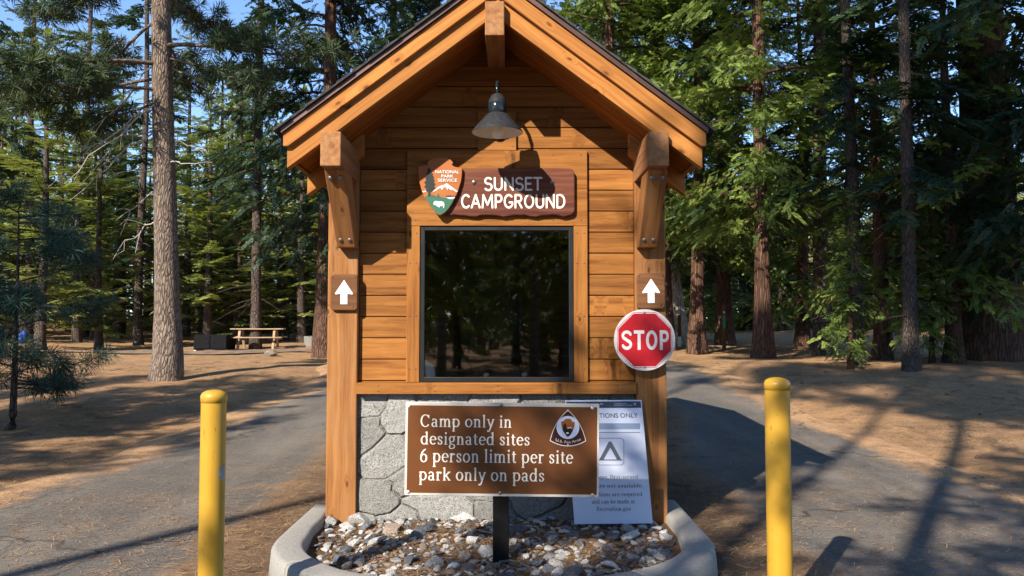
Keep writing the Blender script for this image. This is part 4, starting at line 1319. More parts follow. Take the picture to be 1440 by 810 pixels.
for pl in ([(842.5, 647.5), (856, 622), (859.5, 622), (873.5, 647.5), (867.5, 647.5), (858, 630.5), (848.5, 647.5)], [(841, 647.3), (875, 647.3), (875, 648.8), (841, 648.8)]):
    put_poly(mb, QF, [q_of(*p) for p in pl], .0014 + .0003 * len(pl) / 10)
mb.build("tent_symbol", M['inkgrey'], poster, fix=False)
mb = MB()
for txt, u0, u1, vb in (("First-come, first-served", 817, 897.5, 675), ("sites are not available.", 820, 904.5, 687), ("Reservations are required", 814.5, 903.5, 699), ("and can be made at", 832, 893, 709), ("Recreation.gov", 839, 887.5, 719)):
    a, b = q_of(u0, vb), q_of(u1, vb - 4.5)
    put_glyphs(mb, QF, txt, SER, a[0], b[0], a[1], b[1] - a[1], .0012)
mb.build("small_print", M['inkgrey'], poster, fix=False)
mb = MB()
for u0, u1, vb in ((863, 881, 568.2), (863, 889, 570.6)): pbox(mb, u0, u1, vb - 1.0, vb, .0016)
pbox(mb, 843, 848, 567.5, 569.5, .0016)
put_poly(mb, QF, [q_of(u, v) for u, v in ((891, 566.5), (894.5, 566.5), (894.5, 569), (892.8, 571), (891, 569))], .0016)
mb.build("header_marks", M['bluebar'], poster, fix=False)

# crumpled white paper on the counter behind the glass
mb = MB()
a = PT(604, 518, 5.64)
V = [(a.x - .05, 5.616, a.z + .075), (a.x - .02, 5.610, a.z + .06), (a.x + .035, 5.616, a.z + .02), (a.x + .045, 5.620, a.z - .055), (a.x, 5.612, a.z - .07), (a.x - .045, 5.618, a.z - .03), (a.x - .005, 5.607, a.z - .005)]
mb.add(V, [(0, 1, 6), (1, 2, 6), (2, 3, 6), (3, 4, 6), (4, 5, 6), (5, 0, 6)])
o = mb.build("paper", M['whitepaint'], fix=False)
sm = o.modifiers.new("thick", 'SOLIDIFY'); sm.thickness = .004
tag(o, "crumpled white paper in the lower left corner of the booth window", "paper")

rs_ = random.Random(12)
for u, v, lab in ((684, 523, "small white paper scrap lying inside the booth window left of centre"), (738, 524, "small white paper scrap lying inside the booth window right of centre")):
    a = PT(u, v, 5.625); mb = MB()
    ring = [(a.x + .022 * math.cos(t) * rs_.uniform(.7, 1.3), 5.625 + .010 * math.sin(t), 1.125 + .016 * math.sin(t) * rs_.uniform(.5, 1.4) + .004) for t in np.linspace(0, 6.28, 8)[:-1]]
    mb.add(ring + [(a.x, 5.612, 1.135)], [(i, (i + 1) % 7, 7) for i in range(7)])
    o = mb.build("paper", M['whitepaint'], fix=False)
    sm = o.modifiers.new("thick", 'SOLIDIFY'); sm.thickness = .003
    tag(o, lab, "paper")

# ================================================================ yellow bollards
def bollard(u, vtop, Y, label, chip):
    p = PT(u, vtop, Y)
    g = ground_z(p.x, Y)
    t = empty("bollard", (p.x, Y, g - .05), label, "bollard", "yellow bollards in front of the booth")
    r = .0605
    mb = MB()
    mb.lathe([(r, g - .05), (r, p.z - .062)], (p.x, Y, 0), 48, 'z')
    s_ = mb.build("sleeve", M['yellow'], t, True)
    mb = MB()
    mb.lathe([(r - .001, p.z - .0615), (r + .0025, p.z - .060), (r + .003, p.z - .030), (r + .0005, p.z - .024), (r * .92, p.z - .014), (r * .6, p.z - .004), (r * .25, p.z), (.0001, p.z + .001)], (p.x, Y, 0), 48, 'z')
    mb.build("cap", M['yellow'], t, True)
    if chip:
        mb = MB()
        V = []
        rndc = random.Random(8)
        za = PT(u, 663, Y).z
        N = 16
        for j in range(N + 1):
            q = j / N
            z_ = za + .048 - .096 * q
            w_ = .75 * math.sin(math.pi * q) ** .6 * (1 + .2 * rndc.uniform(-1, 1))
            for i in range(7):
                th = R(-2) - w_ * (i / 6)
                V.append((p.x + (r + .0008) * math.cos(th), Y + (r + .0008) * math.sin(th), z_))
        mb.add(V, [(j * 7 + i, j * 7 + i + 1, (j + 1) * 7 + i + 1, (j + 1) * 7 + i) for j in range(N) for i in range(6)], None, .5)
        mb.build("bare_patch", M['chip'], t, True, fix=False)
M['chip'] = plain("bare_grey_primer", (0.30, 0.28, 0.25), 0.7, 0.2, 0, 0.25, 40)
bollard(301, 548, 3.88, "yellow bollard left of the booth with grey chipped patch on its side", True)
bollard(1092.5, 530.5, 3.88, "clean yellow bollard on the road side right of the booth", False)

# ================================================================ trees
def mesh_from(name, V, F, tint, mats, quads=True, smooth=False):
    me = bpy.data.meshes.new(name)
    V = np.asarray(V, np.float32); F = np.asarray(F, np.int32)
    me.vertices.add(len(V)); me.vertices.foreach_set("co", V.ravel())
    k = F.shape[1]
    me.loops.add(F.size); me.loops.foreach_set("vertex_index", F.ravel())
    me.polygons.add(len(F)); me.polygons.foreach_set("loop_start", np.arange(0, F.size, k, dtype=np.int32))
    if smooth: me.polygons.foreach_set("use_smooth", np.ones(len(F), bool))
    a = me.attributes.new("tint", 'FLOAT', 'POINT'); a.data.foreach_set("value", np.asarray(tint, np.float32))
    me.update(calc_edges=True)
    me.materials.append(mats)
    return me

def norm(a): return a / (np.linalg.norm(a, axis=-1, keepdims=True) + 1e-9)

class Limbs:
    """collects tubes as arrays"""
    def __init__(s): s.V, s.F, s.n = [], [], 0
    def tube(s, P, r, sides=5):
        P = np.asarray(P, float); m = len(P)
        d = norm(np.gradient(P, axis=0))
        ref = np.array((0.05, 0.03, 1.0))
        a = np.cross(d, ref)
        bad = np.linalg.norm(a, axis=1) < .15
        a[bad] = np.cross(d[bad], np.array((1.0, .1, 0)))
        a = norm(a); b = np.cross(d, a)
        t = np.linspace(0, 2 * np.pi, sides, endpoint=False)
        ring = P[:, None, :] + np.asarray(r)[:, None, None] * (a[:, None, :] * np.cos(t)[None, :, None] + b[:, None, :] * np.sin(t)[None, :, None])
        s.V.append(ring.reshape(-1, 3))
        i, k = np.meshgrid(np.arange(m - 1), np.arange(sides), indexing='ij')
        k2 = (k + 1) % sides
        f = np.stack([i * sides + k, i * sides + k2, (i + 1) * sides + k2, (i + 1) * sides + k], -1).reshape(-1, 4) + s.n
        s.F.append(f); s.n += m * sides
    def mesh(s, name, mat):
        V = np.concatenate(s.V); F = np.concatenate(s.F)
        return mesh_from(name, V, F, np.full(len(V), .5), mat, smooth=True)

def trunk_tube(L, H, r0, lean=(0, 0), rng=None, flare=1.5, sides=18, z0=-.4, top=.04):
    m = 30
    z = np.linspace(z0, H, m) ** 1.0
    t = np.clip(z / H, 0, 1)
    r = r0 * ((1 - t) ** .85 * (1 - top) + top) * (1 + (flare - 1) * np.exp(-np.clip(z, 0, None) / (r0 * 2.6)))
    P = np.stack([lean[0] * z + .06 * np.sin(z * .35 + rng.uniform(0, 6)) * (z > 0), lean[1] * z + .06 * np.sin(z * .31 + rng.uniform(0, 6)) * (z > 0), z], -1)
    L.tube(P, r, sides)
    def at(h):
        return np.array([np.interp(h, z, P[:, 0]), np.interp(h, z, P[:, 1]), h]), np.interp(h, z, r)
    return at

# blade templates in (along, side, normal) of a spray of unit length
def tmpl_fir(nb, bl, bw, ang=52, sag=.10, rng=None):
    out = []
    for i in range(nb):
        for sd in (-1, 1):
            t = (i + .5 + (.25 if sd > 0 else 0)) / nb
            l = bl * (1.0 - .55 * t) * (0.75 + .5 * rng.random()); a = math.radians(ang + rng.uniform(-12, 12))
            p = np.array((t, 0, -sag * t * t)); d = np.array((math.cos(a), sd * math.sin(a), rng.uniform(-.25, .12)))
            s_ = np.array((-d[1], d[0], 0)); s_ = s_ / np.linalg.norm(s_) * bw * .5
            q = p + d * l
            md = p + d * l * .55 + np.array((0, 0, rng.uniform(-.02, .02)))
            out.append([p, md + s_, q, md - s_])
    # tip
    out.append([np.array((.85, 0, -.08)), np.array((.95, bw * .5, -.09)), np.array((1.12, 0, -.14)), np.array((.95, -bw * .5, -.09))])
    return np.array(out)
def tmpl_tuft(nb, bw, rng, spread=1.0):
    out = []
    for i in range(nb):
        d = np.array((rng.uniform(-.25, 1.0), rng.gauss(0, .7) * spread, rng.gauss(0, .7) * spread)); d /= np.linalg.norm(d)
        l = rng.uniform(.7, 1.1)
        s_ = np.cross(d, np.array((rng.gauss(0, 1), rng.gauss(0, 1), rng.gauss(0, 1)))); s_ = s_ / np.linalg.norm(s_) * bw * .5
        p = np.array((rng.uniform(-.35, .15), 0, 0))
        q = p + d * l - np.array((0, 0, .12 * l))
        md = p + d * l * .5
        out.append([p, md + s_, q, md - s_])
    return np.array(out)

def expand(frames, tmpls, rng):
    """frames: list of (origin, dir, up, length, tint); every frame gets one of the blade templates"""
    o = np.array([f[0] for f in frames]); d = norm(np.array([f[1] for f in frames])); u = np.array([f[2] for f in frames])
    s_ = norm(np.cross(u, d)); n_ = np.cross(d, s_)
    ln = np.array([f[3] for f in frames]); tn = np.array([f[4] for f in frames])
    pick = np.array([rng.randrange(len(tmpls)) for _ in frames])
    VV, TT = [], []
    for k, T in enumerate(tmpls):
        idx = np.where(pick == k)[0]
        if not len(idx): continue
        Q = T.reshape(-1, 3)
        V = o[idx, None, :] + ln[idx, None, None] * (d[idx, None, :] * Q[None, :, 0:1] + s_[idx, None, :] * Q[None, :, 1:2] + n_[idx, None, :] * Q[None, :, 2:3])
        VV.append(V.reshape(-1, 3))
        tt = tn[idx, None] + .18 * (Q[None, :, 0] - .5) + np.array([rng.uniform(-.1, .1) for _ in range(len(T))]).repeat(4)[None, :]
        TT.append(np.clip(tt, 0, 1).ravel())
    V = np.concatenate(VV); t = np.concatenate(TT)
    F = np.arange(len(V), dtype=np.int32).reshape(-1, 4)
    return V, F, t

def limb_path(p0, az, L, elev, droop, tipup, rng, n=7):
    """a bough leaving the trunk at az; elev start slope, droop sag, tipup end lift"""
    t = np.linspace(0, 1, n)
    rad = np.array((math.cos(az), math.sin(az), 0)); side = np.array((-math.sin(az), math.cos(az), 0))
    w = rng.uniform(-.12, .12)
    z = math.tan(elev) * t - droop * t ** 1.6 + tipup * t ** 4
    return p0 + L * (rad * t[:, None] * (1 - .06 * abs(droop)) + side * (w * t * t)[:, None] + np.array((0, 0, 1.0)) * z[:, None])

MORE_LIMBS, MORE_SPRAYS = 1.55, 1.7
def conifer(name, seed, H, r0, base, L0, kind='fir', per_m=3.2, leafm='leaf_fir', barkm='bark_fir', lean=(0, 0), droop=(.25, .5), elev=(5, 30),
            gap=.12, spray=.55, step=.30, dead=0, power=.8, dense=1.0, tbias=0.0, flare=1.5, azmask=None, blades=9, bw=.15, hmax=None, Lmax=None):
    rng = random.Random(seed)
    per_m *= MORE_LIMBS; step /= MORE_SPRAYS
    L = Limbs()
    at = trunk_tube(L, H, r0, lean, rng, flare)
    frames = []
    hz = base
    top = hmax or H * .985
    while hz < top:
        hz += 1.0 / per_m * rng.uniform(.6, 1.4)
        f = (hz - base) / (H - base)
        if f >= .99: break
        if rng.random() < gap: continue
        prof = (1 - f) ** power * min(1.0, .55 + f * 4)
        ln = L0 * prof * rng.uniform(.62, 1.15) + .25
        if Lmax: ln = min(ln, Lmax)
        az = rng.uniform(0, 2 * math.pi)
        if azmask and not azmask(az, hz, rng): continue
        p, r = at(hz)
        e = math.radians(elev[0] + (elev[1] - elev[0]) * f + rng.uniform(-8, 8))
        dr = droop[1] + (droop[0] - droop[1]) * f
        dr *= rng.uniform(.7, 1.3)
        P = limb_path(p, az, ln, e, dr, dr * .45 if kind != 'cedar' else dr * .15, rng)
        L.tube(P, np.linspace(min(r * .5, .010 + .011 * ln), .004, len(P)), 4)
        bt = rng.uniform(.15, .75) + tbias
        seglen = ln
        ns = max(2, int(seglen / step * dense))
        for i in range(ns):
            t = .16 + .84 * (i + rng.random()) / ns if kind != 'pine' else .28 + .72 * (i + rng.random()) / ns
            t = min(t, .995)
            x = t * (len(P) - 1); j = min(int(x), len(P) - 2)
            q = P[j] + (P[j + 1] - P[j]) * (x - j)
            d = P[j + 1] - P[j]; d = d / np.linalg.norm(d)
            up = np.array((0, 0, 1.0)); sd = np.cross(up, d); sd /= np.linalg.norm(sd)
            if kind == 'fir':
                for sg in (-1, 1):
                    a = math.radians(rng.uniform(35, 70)) * (1 - .5 * t)
                    dd = d * math.cos(a) + sd * sg * math.sin(a) + up * rng.uniform(-.30, .06)
                    uu = up + sd * rng.uniform(-.35, .35) + d * rng.uniform(-.2, .2)
                    frames.append((q, dd, uu, spray * rng.uniform(.7, 1.25) * (1.15 - .5 * t) * min(1, .45 + ln / 3), bt + rng.uniform(-.15, .15)))
                if rng.random() < .5:
                    frames.append((q, d + up * rng.uniform(.0, .5) + sd * rng.uniform(-.5, .5), up + sd * rng.uniform(-1, 1), spray * .6 * rng.uniform(.7, 1.2), bt + .1 + rng.uniform(-.15, .15)))
            elif kind == 'cedar':
                for _ in range(3):
                    a = rng.uniform(-1.6, 1.6)
                    dd = d * math.cos(a) + sd * math.sin(a) + up * rng.uniform(-.75, .35)
                    uu = np.array((rng.gauss(0, .6), rng.gauss(0, .6), 1.0)) + sd * rng.uniform(-.8, .8)
                    off = np.array((rng.gauss(0, .18), rng.gauss(0, .18), rng.gauss(0, .15)))
                    frames.append((q + off, dd, uu, spray * rng.uniform(.6, 1.25), bt + rng.uniform(-.2, .2)))
            else:
                for _ in range(4):
                    dd = d * rng.uniform(.3, 1) + sd * rng.uniform(-1, 1) + up * rng.uniform(-.2, .7)
                    dd /= np.linalg.norm(dd)
                    q2 = q + dd * rng.uniform(.1, .75)
                    L.tube(np.array([q, (q + q2) / 2 - up * .03, q2]), np.array([.008, .006, .004]), 3)
                    frames.append((q2, dd + up * .15, up + sd * rng.uniform(-1, 1), spray * rng.uniform(.8, 1.2), bt + rng.uniform(-.2, .2)))
    # tip
    p, _ = at(H * .985)
    for _ in range(5):
        frames.append((p, np.array((rng.gauss(0, .3), rng.gauss(0, .3), 1.0)), np.array((1.0, 0.1, 0)), spray * .8, .6))
    for _ in range(dead):
        h = rng.uniform(base * .35, base * 1.15); p, r = at(h)
        P = limb_path(p, rng.uniform(0, 6.28), rng.uniform(.5, 1.8), math.radians(rng.uniform(-25, 15)), .3, 0, rng)
        L.tube(P, np.linspace(.02, .004, len(P)), 4)
    if kind == 'pine':
        T = [tmpl_tuft(44, .075, rng) for _ in range(5)]
    elif kind == 'cedar':
        T = [tmpl_fir(13, .29, .115, 44, .2, rng) for _ in range(6)]
    else:
        T = [tmpl_fir(blades, .36, bw, 55, .12, rng) for _ in range(6)]
    V, F, t = expand(frames, T, rng)
    return L.mesh(name + "_trunk", M[barkm]), mesh_from(name + "_crown", V, F, t, M[leafm]), len(F)

PROTO = {}
def proto(key, *a, **k):
    PROTO[key] = conifer(key, *a, **k)
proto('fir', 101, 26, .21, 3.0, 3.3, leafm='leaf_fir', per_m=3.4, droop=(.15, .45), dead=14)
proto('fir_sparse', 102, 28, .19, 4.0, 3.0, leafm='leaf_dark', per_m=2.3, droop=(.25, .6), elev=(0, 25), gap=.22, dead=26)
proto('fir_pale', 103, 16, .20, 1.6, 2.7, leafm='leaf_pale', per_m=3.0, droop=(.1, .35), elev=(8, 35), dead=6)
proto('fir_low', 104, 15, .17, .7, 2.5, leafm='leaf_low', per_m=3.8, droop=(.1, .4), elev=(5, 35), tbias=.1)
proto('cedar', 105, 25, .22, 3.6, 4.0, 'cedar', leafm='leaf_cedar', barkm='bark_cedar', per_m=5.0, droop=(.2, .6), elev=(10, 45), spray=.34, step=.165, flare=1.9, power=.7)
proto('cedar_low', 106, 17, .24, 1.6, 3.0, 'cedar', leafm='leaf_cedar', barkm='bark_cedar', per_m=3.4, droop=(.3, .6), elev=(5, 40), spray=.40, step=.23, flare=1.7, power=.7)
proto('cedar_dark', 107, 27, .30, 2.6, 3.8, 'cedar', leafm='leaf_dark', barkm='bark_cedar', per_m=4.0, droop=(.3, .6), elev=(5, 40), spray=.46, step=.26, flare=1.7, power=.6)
proto('tall_pine', 108, 33, .12, 13.0, 3.6, 'pine', leafm='leaf_pine', barkm='bark_pine', per_m=2.6, droop=(.1, .3), elev=(5, 40), spray=.26, step=.42, power=.5, dead=16)  # unseen shading tree; trunk thinner than natural so its shadow washes out
print({k: v[2] for k, v in PROTO.items()})

def place(kind, x, y, label, name='conifer_tree', cat='tree', group=None, s=1.0, sz=None, rz=None, tilt=(0, 0), protos=PROTO):
    rng = random.Random(int(x * 37 + y * 911) & 0xffff)
    t = empty(name, (x, y, ground_z(x, y) - .05), label, cat, group)
    t.rotation_euler = (tilt[0], tilt[1], rng.uniform(0, 6.28) if rz is None else rz)
    t.scale = (s, s, sz or s)
    tm, cm, _ = protos[kind]
    link(bpy.data.objects.new("trunk", tm), t)
    link(bpy.data.objects.new("crown", cm), t)
    return t
def at_u(u, Y): return ((u - 720) / 1088.0 * Y, Y)

# --- the big pine on the left bank, built for its own place
def big_pine():
    def mask(az, h, rng): return True
    key = conifer('big_pine', 7, 27, .245, 5.2, 4.1, 'pine', leafm='leaf_pine', barkm='bark_pine', per_m=3.0, lean=(-.020, 0), droop=(.1, .28), elev=(-2, 38), spray=.26, step=.34, power=.35, dead=0, flare=1.55, gap=.1, hmax=22)
    rng = random.Random(4)
    # pale bare branches low on the left side
    L = Limbs()
    for h, az, ln, el, dr in ((6.2, 3.5, 1.5, -22, .6), (5.9, 3.0, 1.9, -28, .5), (5.6, 3.4, 2.1, -18, .55), (5.1, 3.3, 1.3, -5, .2), (5.2, 3.6, 1.6, -40, .2), (4.3, 3.2, 1.2, -3, .15), (3.9, 3.0, 1.0, -10, .5), (3.3, 3.3, .95, -6, .7), (5.0, .2, .9, -5, .3), (4.4, -.3, 1.0, 5, .2), (6.4, .4, 1.2, 0, .4), (5.7, 3.9, 1.8, -30, .5), (6.6, 2.8, 1.7, -20, .45)):
        p = np.array((-.02 * h, 0, h))
        P = limb_path(p, az, ln, math.radians(el), dr, 0, rng, 9)
        P[2:] += np.array([[rng.gauss(0, .03), rng.gauss(0, .03), rng.gauss(0, .04)] for _ in P[2:]])
        L.tube(P, np.linspace(.021, .005, len(P)), 5)
        for _ in range(4):
            j = rng.randrange(3, 8); q = P[j]
            d = norm(P[j] - P[j - 1]) + np.array((rng.gauss(0, .5), rng.gauss(0, .5), rng.gauss(0, .5)))
            Q = np.array([q, q + d * .12, q + d * .25 - np.array((0, 0, .03))])
            L.tube(Q, np.array([.010, .008, .005]), 3)
    return key, L.mesh('bare_branches', M['deadwood'])
bp_key, bp_dead = big_pine()
x, y = at_u(233, 15.5)
t = place('k', x, y, "thick bare-trunked pine on the left bank with dead lower branches", 'pine_tree', protos={'k': bp_key}, rz=0)
link(bpy.data.objects.new("bare_branches", bp_dead), t)

# --- shaded sapling pine at the left edge
def sapling():
    rng = random.Random(21)
    L = Limbs(); H = 3.3
    at = trunk_tube(L, H, .05, (0, 0), rng, 1.3, 10)
    frames = []
    h = .45
    while h < H - .1:
        h += rng.uniform(.05, .1)
        p, r = at(min(h, H - .02)); f = h / H
        ln = (1.4 * (1 - f) ** .5 + .2) * rng.uniform(.6, 1.1)
        P = limb_path(p, rng.uniform(0, 6.28), ln, math.radians(rng.uniform(-5, 30)), rng.uniform(.1, .45), .15, rng)
        L.tube(P, np.linspace(.012, .004, len(P)), 4)
        for i in range(max(4, int(ln * 12))):
            t = .3 + .7 * rng.random(); x = t * (len(P) - 1); j = min(int(x), len(P) - 2)
            q = P[j] + (P[j + 1] - P[j]) * (x - j)
            d = norm(P[j + 1] - P[j]); sd = np.array((-d[1], d[0], 0))
            dd = norm(d * rng.uniform(.4, 1) + sd * rng.uniform(-.8, .8) + np.array((0, 0, rng.uniform(-.1, .5))))
            q2 = q + dd * rng.uniform(.08, .35)
            L.tube(np.array([q, (q + q2) / 2, q2]), np.array([.005, .004, .003]), 3)
            frames.append((q2, dd, np.array((0, .2, 1.0)), rng.uniform(.18, .26), rng.uniform(.15, .8)))
    T = [tmpl_tuft(44, .04, rng) for _ in range(5)]
    V, F, t = expand(frames, T, rng)
    return L.mesh('sapling_trunk', M['bark_fir']), mesh_from('sapling_crown', V, F, t, M['leaf_sap']), len(F)
sap = sapling()
x, y = at_u(14, 10.6)
place('k', x, y, "small young pine with loose long needles in shade at the left edge", 'pine_sapling', protos={'k': sap}, rz=1.0)

# --- huge shaded conifer at the right edge
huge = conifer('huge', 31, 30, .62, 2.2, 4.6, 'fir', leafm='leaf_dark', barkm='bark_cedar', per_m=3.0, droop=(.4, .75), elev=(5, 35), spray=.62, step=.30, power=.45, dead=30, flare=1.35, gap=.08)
x, y = at_u(1388, 18)
place('k', x, y, "massive dark trunk with drooping boughs at the right edge", 'conifer_tree', protos={'k': huge})

# --- named trees: (kind, photo column, distance, label, scale, vertical scale)
NAMED = [
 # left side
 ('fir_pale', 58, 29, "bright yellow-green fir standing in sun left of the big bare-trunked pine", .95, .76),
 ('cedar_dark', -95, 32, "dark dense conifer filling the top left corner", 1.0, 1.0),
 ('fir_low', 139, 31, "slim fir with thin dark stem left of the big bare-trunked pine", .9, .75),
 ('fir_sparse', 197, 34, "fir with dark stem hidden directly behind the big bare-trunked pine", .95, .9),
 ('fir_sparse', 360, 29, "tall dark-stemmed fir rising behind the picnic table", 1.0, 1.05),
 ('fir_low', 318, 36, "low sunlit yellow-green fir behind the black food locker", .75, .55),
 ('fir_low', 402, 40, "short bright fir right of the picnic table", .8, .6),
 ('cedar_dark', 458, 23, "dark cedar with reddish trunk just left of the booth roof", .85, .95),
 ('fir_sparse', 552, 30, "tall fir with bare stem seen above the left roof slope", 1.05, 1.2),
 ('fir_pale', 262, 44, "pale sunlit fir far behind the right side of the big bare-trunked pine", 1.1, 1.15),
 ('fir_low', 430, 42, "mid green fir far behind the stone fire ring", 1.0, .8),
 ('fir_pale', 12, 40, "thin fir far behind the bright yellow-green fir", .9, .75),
 # right side
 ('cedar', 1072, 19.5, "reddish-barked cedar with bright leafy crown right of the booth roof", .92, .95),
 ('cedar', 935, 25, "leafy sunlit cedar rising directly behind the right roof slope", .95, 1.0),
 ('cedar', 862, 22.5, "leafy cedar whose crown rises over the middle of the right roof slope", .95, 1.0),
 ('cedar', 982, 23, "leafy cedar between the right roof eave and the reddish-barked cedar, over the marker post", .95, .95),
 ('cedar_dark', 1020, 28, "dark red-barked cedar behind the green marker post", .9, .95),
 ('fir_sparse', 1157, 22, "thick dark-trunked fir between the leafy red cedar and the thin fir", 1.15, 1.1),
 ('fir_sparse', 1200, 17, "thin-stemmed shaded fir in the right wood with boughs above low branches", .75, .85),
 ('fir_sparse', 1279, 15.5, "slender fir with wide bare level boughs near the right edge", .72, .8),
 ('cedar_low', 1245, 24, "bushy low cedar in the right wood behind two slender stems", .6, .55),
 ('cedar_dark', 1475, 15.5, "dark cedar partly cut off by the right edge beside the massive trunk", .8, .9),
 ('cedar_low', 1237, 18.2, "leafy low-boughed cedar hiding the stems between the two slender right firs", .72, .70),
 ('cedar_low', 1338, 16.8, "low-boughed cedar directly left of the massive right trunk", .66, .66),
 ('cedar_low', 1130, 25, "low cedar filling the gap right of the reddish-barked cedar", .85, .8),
 ('cedar_low', 985, 34, "small cedar behind the pale broken trunk", .7, .6),
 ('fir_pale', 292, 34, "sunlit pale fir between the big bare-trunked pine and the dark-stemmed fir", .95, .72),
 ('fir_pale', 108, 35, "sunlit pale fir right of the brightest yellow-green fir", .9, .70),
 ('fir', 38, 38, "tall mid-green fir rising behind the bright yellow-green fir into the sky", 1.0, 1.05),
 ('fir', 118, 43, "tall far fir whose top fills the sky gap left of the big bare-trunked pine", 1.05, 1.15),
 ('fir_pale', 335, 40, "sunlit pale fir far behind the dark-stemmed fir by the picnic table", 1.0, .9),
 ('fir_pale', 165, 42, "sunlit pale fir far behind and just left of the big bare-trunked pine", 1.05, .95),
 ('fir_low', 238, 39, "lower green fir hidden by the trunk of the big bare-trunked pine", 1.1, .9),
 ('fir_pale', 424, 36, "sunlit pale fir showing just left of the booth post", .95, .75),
]
for k_, u, Y, lab, s_, sz_ in NAMED:
    x, y = at_u(u, Y)
    place(k_, x, y, lab, 'fir_tree' if k_.startswith('fir') else 'cedar_tree', s=s_, sz=sz_)
SHADERS = [
 # kind, shaded ground x, y, crown height aimed, scale, vertical scale
 ('cedar', 5.0, 6.2, 9, .6), ('cedar', 8.6, 7.6, 9, .6), ('tall_pine', 16, 9, 18, .9),
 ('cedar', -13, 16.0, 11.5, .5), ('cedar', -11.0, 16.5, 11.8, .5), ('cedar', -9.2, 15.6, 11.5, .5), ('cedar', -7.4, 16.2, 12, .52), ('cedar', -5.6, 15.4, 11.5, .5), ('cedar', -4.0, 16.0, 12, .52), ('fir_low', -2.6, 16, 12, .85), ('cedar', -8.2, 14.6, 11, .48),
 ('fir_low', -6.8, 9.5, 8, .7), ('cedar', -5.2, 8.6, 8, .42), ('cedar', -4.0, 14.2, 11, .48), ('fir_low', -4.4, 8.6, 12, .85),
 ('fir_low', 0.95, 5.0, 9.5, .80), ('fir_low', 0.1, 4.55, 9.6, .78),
]
HIGH = [('tall_pine', -1.95, 16, .8, 1.3), ('tall_pine', 1.4, 14, .7, 1.2), ('tall_pine', 2.4, 13, 1.0, 1.2), ('tall_pine', 4.8, 12, 1.0, 1.15), ('tall_pine', 6.6, 14, 1.0, 1.15), ('tall_pine', 9, 13, 1.0, 1.1), ('tall_pine', 3.4, 20, 1.05, 1.45), ('tall_pine', 11.5, 15, 1.0, 1.1), ('tall_pine', 7.5, 8, .9, .9)]
BEHIND = [('cedar_low', -1.8, -14, .5), ('cedar_low', 1.6, -13.5, .45), ('cedar_low', 0.2, -17, .62), ('cedar_low', 3.1, -15, .5), ('cedar_low', -3.2, -13, .4), ('cedar_low', -3.5, -17, .9), ('cedar_low', 1.3, -20, .8), ('cedar_low', 5.5, -18, .95), ('fir_low', 3.2, -23, .8), ('cedar', -1.5, -27, .8), ('fir_low', -6, -28, .9), ('cedar_dark', 8.5, -25, .8), ('cedar_low', -1, -33, .9), ('fir_low', 4, -34, .9), ('cedar_dark', 0.5, -44, .8), ('fir', 12, -16, .9), ('fir', 15, -7, .9), ('fir_low', 0.2, -15, .42), ('fir_low', -2.2, -21, .6), ('fir_low', 2.8, -17, .4)]

# low leafy boughs of young firs in the right wood
for u, Y, s_, lab in ((1195, 16.2, .22, "knee to head high young cedar in shade left of the slender wide-boughed fir"), (1310, 16.8, .24, "young shaded cedar between the slender fir and the massive right trunk")):
    x, y = at_u(u, Y)
    place('cedar_low', x, y, lab, 'cedar_sapling', s=s_)

# broken pale snag behind the STOP sign
def snag():
    rng = random.Random(3); L = Limbs()
    trunk_tube(L, 3.6, .34, (-.09, 0), rng, 1.35, 16, top=.55)
    return L.mesh('snag_trunk', M['bark_pale'])
x, y = at_u(954, 30)
o = link(bpy.data.objects.new("snag", snag())); o.location = (x, y, ground_z(x, y))
tag(o, "pale leaning broken trunk just right of the booth above the STOP sign", "dead tree")

# middle distance trees
rng = random.Random(77)
GL = {
 'left': ("distant conifer among the trees behind the left campsite", "distant conifers behind the left campsite"),
 'right': ("distant conifer deep in the shaded wood right of the booth", "distant conifers in the right wood"),
}
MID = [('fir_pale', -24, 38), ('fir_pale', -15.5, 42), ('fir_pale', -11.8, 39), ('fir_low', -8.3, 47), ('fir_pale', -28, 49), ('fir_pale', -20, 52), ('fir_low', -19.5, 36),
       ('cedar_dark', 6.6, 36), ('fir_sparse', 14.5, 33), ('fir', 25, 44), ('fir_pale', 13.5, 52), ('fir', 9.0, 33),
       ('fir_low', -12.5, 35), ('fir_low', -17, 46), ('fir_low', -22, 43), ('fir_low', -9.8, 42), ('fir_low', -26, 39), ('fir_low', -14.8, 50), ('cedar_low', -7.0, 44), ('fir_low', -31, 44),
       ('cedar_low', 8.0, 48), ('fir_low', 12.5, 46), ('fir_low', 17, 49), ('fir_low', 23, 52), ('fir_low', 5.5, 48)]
for k_, x, y in MID:
    side = 'left' if x < 0 else 'right'
    place(k_, x, y, GL[side][0], 'fir_tree' if k_.startswith('fir') else 'cedar_tree', group=GL[side][1], s=rng.uniform(.8, 1.05), sz=rng.uniform(.55, .85))
# behind and above the booth roof
for k_, x, y in (('cedar_dark', -2.8, 27), ('fir', 1.2, 31), ('cedar', 3.9, 30)):
    place(k_, x, y, "tree crown showing directly over the booth roof ridge", 'fir_tree' if k_.startswith('fir') else 'cedar_tree', group="crowns over the booth roof", s=1.0, sz=1.1)

